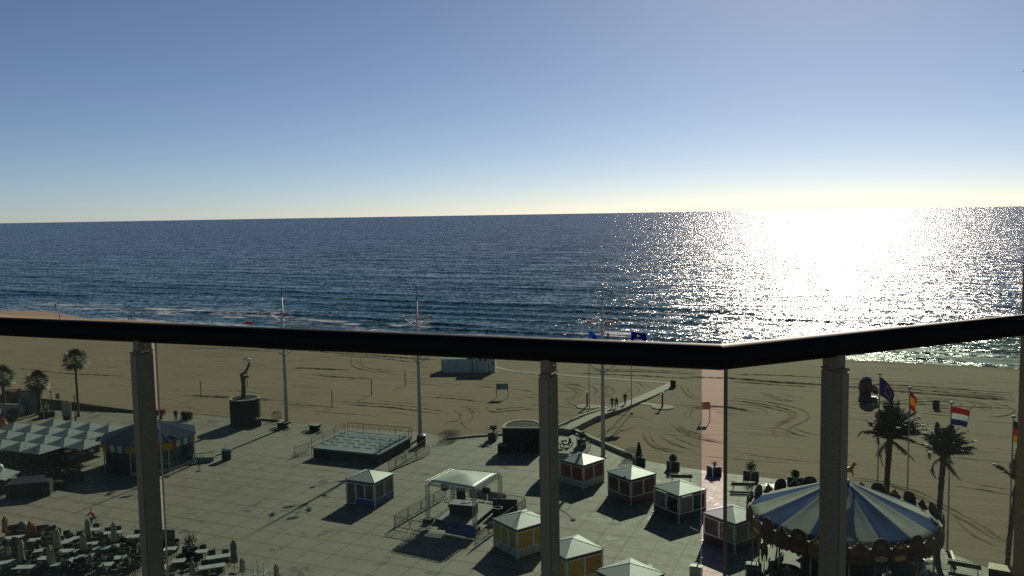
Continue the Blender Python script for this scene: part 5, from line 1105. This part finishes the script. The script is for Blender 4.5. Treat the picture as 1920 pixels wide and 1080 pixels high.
def chair(loc, rz, label, group):
    global ch0
    if ch0 is None: ch0 = chair_mesh().build('terrace_chair', CHB); o = ch0
    else: o = ch0.copy(); COL.objects.link(o)
    o.location = loc; o.rotation_euler = (0, 0, rz); tag(o, label, 'chair', group); return o
tb0 = {}
def table(loc, rz, L, label, group):
    k = L
    if k not in tb0:
        t = thing('terrace_table', label, 'table', loc, rz, group); MB().bevbox((0, 0, .74), (L, .8, .05), .015).build('tabletop', TAB, t); m = MB()
        for x in (-L/2+.1, L/2-.1):
            for y in (-.3, .3): m.tube((x, y, 0), (x, y, .72), .025, n=4)
        m.tube((-L/2+.1, -.3, .66), (L/2-.1, -.3, .66), .02, n=4); m.tube((-L/2+.1, .3, .66), (L/2-.1, .3, .66), .02, n=4); m.build('legs', DSTEEL, t); tb0[k] = t; return t
    t = copy_tree(tb0[k], loc, rz, label); t['group'] = group; return t
def setting(loc, rz, L, label, group, cl, cg, miss=.12):
    table(loc, rz, L, label, group); ux = Vector((math.cos(rz), math.sin(rz), 0)); uy = Vector((-ux.y, ux.x, 0)); n = max(1, int(L/.75))
    for s_ in (-1, 1):
        for k in range(n):
            if rr.random() < miss: continue
            x = (k-(n-1)/2)*L/n; chair(loc+ux*(x+rr.uniform(-.06, .06))+uy*s_*rr.uniform(.52, .72), rz+(0 if s_ > 0 else math.pi)+rr.uniform(-.3, .3), cl, cg)
    if L < 1.3:
        for s_ in (-1, 1):
            if rr.random() < .6: chair(loc+ux*s_*(L/2+.25), rz+(-math.pi/2 if s_ > 0 else math.pi/2)+rr.uniform(-.3, .3), cl, cg)
# shaded terrace
k = 0
SHT = [(30, 846, 1.0), (58, 848, 1.6), (80, 850, 1.0), (20, 858, 1.0), (48, 862, 1.0), (75, 866, 1.0), (100, 856, 1.6), (128, 852, 1.0), (150, 846, 1.6), (118, 868, 1.0), (95, 876, 1.0), (178, 838, 1.0), (195, 834, 1.0), (172, 851, 1.0), (186, 845, 1.0), (148, 861, 1.6), (-10, 850, 1.0), (-12, 868, 1.0), (140, 838, 1.0), (65, 838, 1.0)]
for i, (x, y, L) in enumerate(SHT):
    setting(pz(x, y), GRID+(0 if i % 3 else R(90)), L, 'white topped table in the shade under or beside the square pale parasols', 'tables of the shaded terrace', 'dark chair in the shade below the square pale parasols', 'chairs of the shaded terrace', .05)
# sunny terrace: (x, y, length, turn, label)
T = [(177, 1008, 1.0, 0, 'square white table behind the two back beige parasols'), (211, 1014, 1.6, 5, 'white table just left of the beige parasol nearest to the left railing post'), (250, 1021, 1.0, 0, 'square white table at the left edge of the left railing post'), (140, 1025, 1.6, 12, 'white table right of the orange closed parasol with a long neck'),
     (118, 1033, 1.6, 12, 'white table directly behind the beige parasol in the middle of the terrace'), (172, 1035, 1.0, 5, 'white table beside the foot of the beige parasol left of the cyclist'), (75, 1048, 2.4, 14, 'long white table left of the central beige parasol'), (128, 1049, 1.6, -10, 'broad white table right of the central beige parasol'), (190, 1044, 2.8, 16, 'longest white table, pointing to the left railing post'),
     (148, 1061, 2.4, 14, 'long narrow white table in the front half, below the broad one'), (88, 1063, 1.6, -10, 'white table cut by the front beige parasol'), (12, 1071, 2.8, 16, 'long white table at the left picture edge'), (45, 1080, 1.6, -5, 'white table at the bottom edge near the left corner'), (116, 1073, 1.6, 14, 'narrow white table at the bottom, right of the front beige parasol'), (63, 1028, 1.0, 0, 'bluish square table between the orange and the beige parasols'),
     (27, 1023, 1.6, 10, 'tan coloured table under the orange parasols'), (378, 1050, 1.0, 0, 'small white table right of the dark sofa block'), (411, 1060, 2.0, 12, 'long white table left of the tall brownish closed parasol'), (336, 1068, 1.0, 0, 'small square white table between sofa block and slim beige parasol'), (398, 1079, 2.0, 12, 'white table at the bottom edge, right of the left railing post'), (225, 1062, 1.0, 0, 'white table half hidden in dark chairs left of the railing post'), (200, 1075, 1.0, 0, 'white table at the bottom edge left of the railing post'), (320, 1045, 1.0, 0, 'white table close to the right side of the left railing post')]
for x, y, L, tn, lab in T: setting(pz(x, y), R(tn+8), L, lab, 'white tables of the sunny terrace', 'dark chair among the white tables of the sunny terrace', 'chairs of the sunny terrace', .06)
for k in range(190):
    x = rr.uniform(0, 265); y = rr.uniform(1016, 1082)
    if any(abs(x-t_[0]) < 11 and abs(y-t_[1]) < 6 for t_ in T): continue
    chair(pz(x, y), rr.uniform(0, 6.28), 'dark chair among the white tables of the sunny terrace', 'chairs of the sunny terrace')
def closed_parasol(x, y, yt, m, label, wd=.17):
    p = pz(x, y); h = ztop(p, yt)-PZ; t = thing('closed_parasol', label, 'parasol', p, rr.random()*3, 'closed parasols on the sunny terrace'); n = 14; b = MB(); vs = []; prof = [(.95, .30), (1.25, .33), (1.0, .5), (.85, .66), (1.0, .72), (.9, .86), (.45, .97), (.05, 1.0)]
    for r_, z in prof:
        for j in range(n): a = 2*math.pi*j/n; k = 1+(.22 if j % 2 else -.16)*min(1, r_); vs.append((wd*r_*k*math.cos(a), wd*r_*k*math.sin(a), h*z+(.03 if j % 2 and z < .4 else 0)))
    fs = [(i*n+j, i*n+(j+1) % n, (i+1)*n+(j+1) % n, (i+1)*n+j) for i in range(len(prof)-1) for j in range(n)]; b.add(vs, fs); b.build('folded_canopy', m, t); MB().tube((0, 0, 0), (0, 0, h), .03, n=6).build('pole', DSTEEL, t); MB().bevbox((0, 0, .06), (.6, .6, .12), .03).build('foot', CONC_D, t)
for x, y, yt, m, lab, w_ in [(43, 1064, 1012, BEIGE, 'beige closed parasol nearest to the left picture edge', .26), (108, 1044, 990, BEIGE, 'broad beige closed parasol in the middle of the sunny terrace', .26), (96, 1074, 1022, BEIGE, 'beige closed parasol at the bottom among the long tables', .24), (158, 1049, 998, BEIGE, 'beige closed parasol below the cyclist, in front of another one', .23), (166, 1019, 972, BEIGE, 'beige closed parasol overlapping the front wheel of the bicycle', .2), (215, 1032, 978, BEIGE, 'beige closed parasol between the cyclist and the left railing post', .22),
                           (440, 1074, 1012, mat('brown_parasol_cloth', (.15, .12, .085), .85, var=.2), 'tall brownish closed parasol right of the terrace tables', .22), (455, 1084, 1046, BEIGE, 'short pointed beige parasol next to the tall brownish one', .17), (519, 1098, 1057, BEIGE, 'pointed parasol tip alone at the bottom edge', .17), (362, 1090, 1052, BEIGE, 'slim beige parasol in front of the small square table', .19),
                           (11, 1012, 968, ORNG, 'orange closed parasol at the left picture edge', .2), (58, 1018, 977, ORNG, 'orange closed parasol with long neck right of the grey dome cover', .22), (66, 1016, 984, ORNG, 'short orange closed parasol just behind the long necked one', .15)]: closed_parasol(x, y, yt, m, lab, w_)
def sofa(x, y, rz, label, w_=1.5):
    t = thing('lounge_sofa', label, 'sofa', pz(x, y), rz, 'dark lounge sofas'); MB().bevbox((0, 0, .25), (w_, .85, .45), .06).build('seat', SOFA, t); MB().bevbox((0, .38, .55), (w_, .2, .6), .06).build('backrest', SOFA, t)
    for s_ in (-1, 1): MB().bevbox((s_*(w_/2-.09), 0, .45), (.18, .8, .4), .05).build('armrest', SOFA, t)
for i, (x, y, a, lab) in enumerate([(30, 1003, 30, 'dark lounge sofa left of the long necked orange parasol'), (75, 1000, 200, 'dark lounge sofa right of the long necked orange parasol'), (95, 1007, 60, 'dark lounge sofa behind the broad beige parasol'), (48, 1010, 150, 'dark lounge sofa beneath the grey dome cover'), (318, 1032, 10, 'dark sofa block to the right of the left railing post'), (350, 1056, -20, 'dark sofa block under the leafy planter')]): sofa(x, y, R(a), lab)
p = pz(43, 998); t = thing('dome_cover', 'grey dome shaped cover behind the orange parasols', 'cover', p); MB().lathe([(.45, 0), (.48, .4), (.4, .8), (.2, 1.0), (.01, 1.05)], n=18).build('sheet', mat('grey_cover', (.16, .16, .17), .7, var=.15), t, True); MB().lathe([(.5, .02), (.5, .1), (.46, .12)], n=18).build('hem', DSTEEL, t)
p = pz(318, 1025); t = thing('dark_screen', 'dark upright windscreen panel right of the left railing post', 'panel', p, R(-10)); MB().box((0, 0, .75), (1.1, .08, 1.5)).build('panel', mat('slate_panel', (.05, .055, .07), .5), t); MB().box((0, 0, .04), (1.2, .5, .08)).build('foot', DSTEEL, t)
planter(358, 1046, 'leafy', 'dark planter with a bushy shrub on the sunny terrace', .9, 9)
for k, (x, y) in enumerate([(472, 1086), (486, 1092), (500, 1098), (478, 1100)]):
    t = thing('white_railing', 'pale tubular railing frame at the bottom edge beside the pointed parasols', 'railing', pz(x, y), R(20+30*k), 'pale railing frames'); b = MB(); b.path([(-.45, 0, 0), (-.45, 0, 1.5 if k < 2 else 1.1), (.45, 0, 1.5 if k < 2 else 1.1), (.45, 0, 0)], .03, 6); b.tube((0, 0, 0), (0, 0, 1.45 if k < 2 else 1.05), .02); b.tube((-.45, 0, .7), (.45, 0, .7), .02); b.build('frame', FRM, t); MB().box((0, 0, .03), (1.0, .3, .06)).build('foot', FRM, t)
# ------------------------------------------------------------ dark bushes, counters and booths at the left
def bush(x, y, sz, label, seed, n=900, m=None):
    q = random.Random(seed); t = thing('bush', label, 'bush', pz(x, y), 0, 'dark bushes beside the shaded terrace'); b = MB(); cs = [(q.gauss(0, sz*.33), q.gauss(0, sz*.3), sz*.5+q.gauss(0, sz*.2)) for _ in range(9)]
    for c in cs: leaves(b, c, lambda r: (r.gauss(0, sz*.17), r.gauss(0, sz*.17), r.gauss(0, sz*.15)), n//9, .13, q)
    b.build('foliage', m or DKGREEN, t); b = MB()
    for c in cs[:5]: b.tube((0, 0, 0), c, .06, .02, 5)
    b.build('stem', TRUNK, t)
bush(30, 893, 2.6, 'dark bush left of the blue topped counter', 31); bush(62, 885, 2.8, 'dark bush behind the blue topped counter', 32, 1100); bush(8, 876, 2.4, 'dark bush at the left picture edge under the parasols', 33); bush(82, 905, 2.0, 'dark bush at the right end of the blue topped counter', 34); bush(46, 868, 2.2, 'dark bush in the deepest shade of the parasol terrace', 35); bush(75, 893, 1.6, 'olive green bush among the darker ones', 36, 500, GREEN)
bush(18, 905, 2.6, 'dark bush in front of the drinks cart at the far left', 42, 1000); bush(55, 912, 2.2, 'dark bush leaning on the back of the blue topped counter', 43, 900); bush(100, 884, 2.0, 'dark bush at the right end of the shaded tables', 44, 800)
bush(108, 898, 1.5, 'small sparse plant left of the dark hedge box', 37, 180, GREEN)
p = pz(52, 935); t = thing('bar_counter', 'dark counter with a dark blue top at the edge of the shaded terrace', 'counter', p, R(16)); MB().bevbox((0, .9, .75), (4.0, 1.5, 1.5), .05).build('body', BLKW, t); o = MB(); o.add([(-1.7, .2, 1.52), (1.8, .2, 1.52), (1.3, 1.6, 1.9), (-1.2, 1.6, 1.9)], [(0, 1, 2, 3)]); o = o.build('top_cover', mat('counter_blue', (.010, .014, .045), .8, var=.15), t); md = o.modifiers.new('s', 'SOLIDIFY'); md.thickness = .06
p = pz(8, 920); t = thing('drinks_cart', 'dark rounded cart with a pale canopy at the left picture edge', 'cart', p, R(-20)); MB().lathe([(1.2, 0), (1.3, .5), (1.25, 1.35)], n=18).build('body', BDARK, t, True); b = MB(); b.add([(-1.4, -1.0, 1.75), (1.5, -1.0, 1.55), (1.4, .9, 1.9), (-1.3, .9, 2.1)], [(0, 1, 2, 3)]); o = b.build('canopy', TARP, t); md = o.modifiers.new('s', 'SOLIDIFY'); md.thickness = .08
MB().ball((-.8, .2, 2.3), .45, 12).build('lamp_globe', TARP, t, True); b = MB(); b.tube((-1.2, .7, 1.3), (-1.2, .7, 2.0), .04); b.tube((1.2, -.7, 1.3), (1.2, -.7, 1.62), .04); b.tube((1.2, .6, 1.3), (1.2, .6, 1.85), .04); b.build('canopy_posts', DSTEEL, t)
p = pz(132, 905); t = thing('hedge_box', 'dark box planter with a clipped hedge left of the pavilion', 'planter', p, R(-8)); MB().bevbox((0, .5, .5), (2.0, .9, 1.0), .04).build('box', PLB, t); b = MB(); q = random.Random(6); leaves(b, (0, .5, 1.35), lambda r: (r.uniform(-1, 1), r.uniform(-.42, .42), r.uniform(-.4, .5)), 900, .1, q); b.build('foliage', DKGREEN, t)
p = pz(108, 916); t = thing('dark_crate', 'small dark crate at the corner of the shaded terrace', 'crate', p, R(-10)); MB().bevbox((0, .3, .35), (1.0, .6, .7), .03).build('body', PLB, t); MB().box((0, .3, .72), (1.06, .66, .05)).build('lid', BDARK, t)
barrier(pz(86, 922), pz(98, 919), 'pale small barrier between the counter and the crate', 'barrier by the counter')
# booths
GTW = mat('grey_booth_panel', (.17, .165, .16), .6, var=.2); GTL = mat('pale_booth_panel', (.36, .33, .29), .7, var=.12)
p = pz(52, 776); h = ztop(p, 732)-PZ; t = thing('tower_booth', 'grey tower booth with a pale side wall left of the stout fan palm', 'booth', p, R(-20)); MB().box((.3, .8, h*.35), (1.6, 1.6, h*.7)).build('body', GTW, t); MB().box((-.75, .1, h*.33), (.5, 1.4, h*.66)).build('side_wall', GTL, t); MB().bevbox((.1, .7, h*.84), (2.3, 2.0, h*.28), .08).build('sign_head', GTW, t); MB().box((.1, .7, h*.99), (2.5, 2.2, .08)).build('roof', BDARK, t)
p = pz(29, 757); t = thing('red_stall', 'dark red stall box on the promenade at the far left', 'stall', p, R(-15)); MB().bevbox((0, .8, 1.0), (2.4, 1.6, 1.6), .06).build('body', mat('dark_red_stall', (.17, .02, .025), .6, var=.2), t); b = MB(); b.lathe([(.5, 1.8), (.3, 2.2), (.01, 2.3)], (.2, .8, 0), 6); b.build('roof_hump', PRED, t); MB().box((0, -.02, .5), (2.2, .06, .8)).build('counter', BDARK, t)
p = pz(13, 755); t = thing('dark_booth', 'dark green booth at the far left beside the red stall', 'booth', p, R(-15)); MB().bevbox((0, .8, .9), (1.8, 1.5, 1.7), .06).build('body', mat('dark_green', (.02, .03, .025), .6), t); MB().box((0, .8, 1.8), (2.0, 1.7, .08)).build('roof', BDARK, t)
p = pz(22, 777); t = thing('low_white_wall', 'low pale wall curving in front of the red stall', 'wall', p, R(-14)); MB().bevbox((0, .3, .7), (4.2, .3, 1.4), .04).build('wall', GTL, t); MB().box((0, .3, 1.43), (4.3, .4, .07)).build('coping', CONC, t)
p = pz(24, 790); t = thing('glossy_sphere', 'glossy black ball with a bright highlight above the parasols', 'ball', p); MB().ball((0, 0, .95), .95, 24).build('ball', mat('glossy_black', (.01, .01, .01), .08), t, True); MB().lathe([(.5, 0), (.5, .12), (.3, .2)], n=14).build('foot', DSTEEL, t)
p = pz(3, 806); t = thing('yellow_ride', 'small yellow and red ride at the left picture edge', 'ride', p, R(20)); MB().bevbox((0, .4, .6), (1.4, 1.0, .8), .2).build('body', VAL[0], t); MB().bevbox((.2, .4, 1.2), (.6, .8, .5), .15).build('cab', VAL[2], t)
p = pz(126, 787); h = ztop(p, 754)-PZ; t = thing('display_board', 'grey poster board standing behind the square parasols', 'sign', p, R(-12)); o = MB().box((0, 0, h*.58), (1.5, .15, h*.82)).build('panel', mat('grey_poster', (.27, .27, .26), .5, var=.25, scale=1.5), t); MB().box((0, 0, h*.1), (.9, .5, h*.2)).build('foot', BDARK, t)
for x, yb, yt, lab in [(98, 781, 735, 'slim dark lamp post between the booth and the poster board'), (142, 790, 743, 'slim dark lamp post just left of the tall fan palm')]:
    p = pz(x, yb); h = ztop(p, yt)-PZ; t = thing('lamp_post', lab, 'lamp post', p, 0, 'slim lamp posts on the promenade'); MB().path([(0, 0, 0), (0, 0, .8), (0, 0, h)], [.14, .07, .05], 8).build('pole', DSTEEL, t); MB().lathe([(.05, h-.1), (.2, h), (.2, h+.05), (.02, h+.12)], n=10).build('lamp_head', DSTEEL, t)
p = P(110, 757); h = ztop(p, 737); t = thing('warning_sign', 'small sign on a post on the sand beyond the brown wall', 'sign', p, R(-10)); MB().tube((0, 0, 0), (0, 0, h), .06).build('post', DSTEEL, t); MB().box((-.05, -.06, h-.45), (.7, .05, .8)).build('panel', mat('sign_grey', (.2, .2, .18), .6), t)
planter(88, 782, 'leafy', 'low box of shrubs at the foot of the stout fan palm', 1.5, 10, .8)
p = pz(297, 786); t = thing('beach_cart', 'dark red cart behind the pavilion, beside the left railing post', 'cart', p, R(-10)); MB().bevbox((0, .4, .85), (1.3, .9, .7), .06).build('body', mat('dark_red_cart', (.11, .02, .025), .6), t)
for s_ in (-1, 1): MB().path([(s_*.4, -.1, .3), (s_*.4, 0, .3)], .3, 12).build('wheel', TYR, t)
MB().box((0, .4, 1.3), (1.5, 1.1, .08)).build('canopy', PRED, t)
bush(350, 787, 1.1, 'low dark round clump beside the standing person at the promenade', 41, 700)  # dark rounded clump of leaves on short stems
# bottom right
p = pz(1884, 1096); t = thing('slatted_crate', 'wooden box with pale slatted lid in the lower right corner', 'crate', p, R(-32)); MB().box((0, 0, .6), (2.1, 1.2, 1.2)).build('body', mat('dark_crate_wood', (.08, .05, .03), .8, var=.3), t); b = MB(); SLW = mat('pale_slats', (.50, .38, .22), .6, var=.2)
for k in range(5): b.box((0, -.5+.25*k, 1.23), (2.2, .2, .05))
b.build('lid', SLW, t)
p = pz(1757, 1059); MBX = MB().lathe([(.95, -.05), (.95, .015), (.6, .02)], n=24); t = MBX.build('tree_pit', CONC_D, None, False, p); tag(t, 'round tree pit at the foot of the slim palm right of the carousel', 'tree pit')
p = pz(1305, 1084); t = thing('coin_machine', 'pale cabinet with a white curved handle at the bottom edge near the glass gap', 'machine', p, R(-25)); MB().bevbox((0, 0, .5), (.9, .6, 1.0), .05).build('body', mat('pale_cabinet', (.36, .38, .37), .5), t); MB().path([(.1, -.2, .95), (.2, -.2, 1.2), (.35, -.15, 1.35), (.38, -.1, 1.6), (.5, -.05, 1.72)], .06, 8).build('handle', WHITEM, t, True)
a_, c_ = pz(1782, 1041), pz(1790, 1062); tag(strip_wall('plaza_kerb', [a_, c_], .2, PZ, .5, DSTEEL), kind='structure')
# fallen pole on the sand by the walkway
p, q = P(1184, 776), P(1138, 828); t = thing('drain_pipe', 'long dark pipe lying on the sand right of the walkway', 'pipe', (p+q)/2); d = (p-q)/2; MB().tube(d+up*.06, -d+up*.06, .08, n=8).build('pipe', MATTBLK, t); MB().box((d.x, d.y, .12), (.4, .4, .24)).build('end_block', CONC_D, t)  # pipe is black all over, its shaded look put into the colour
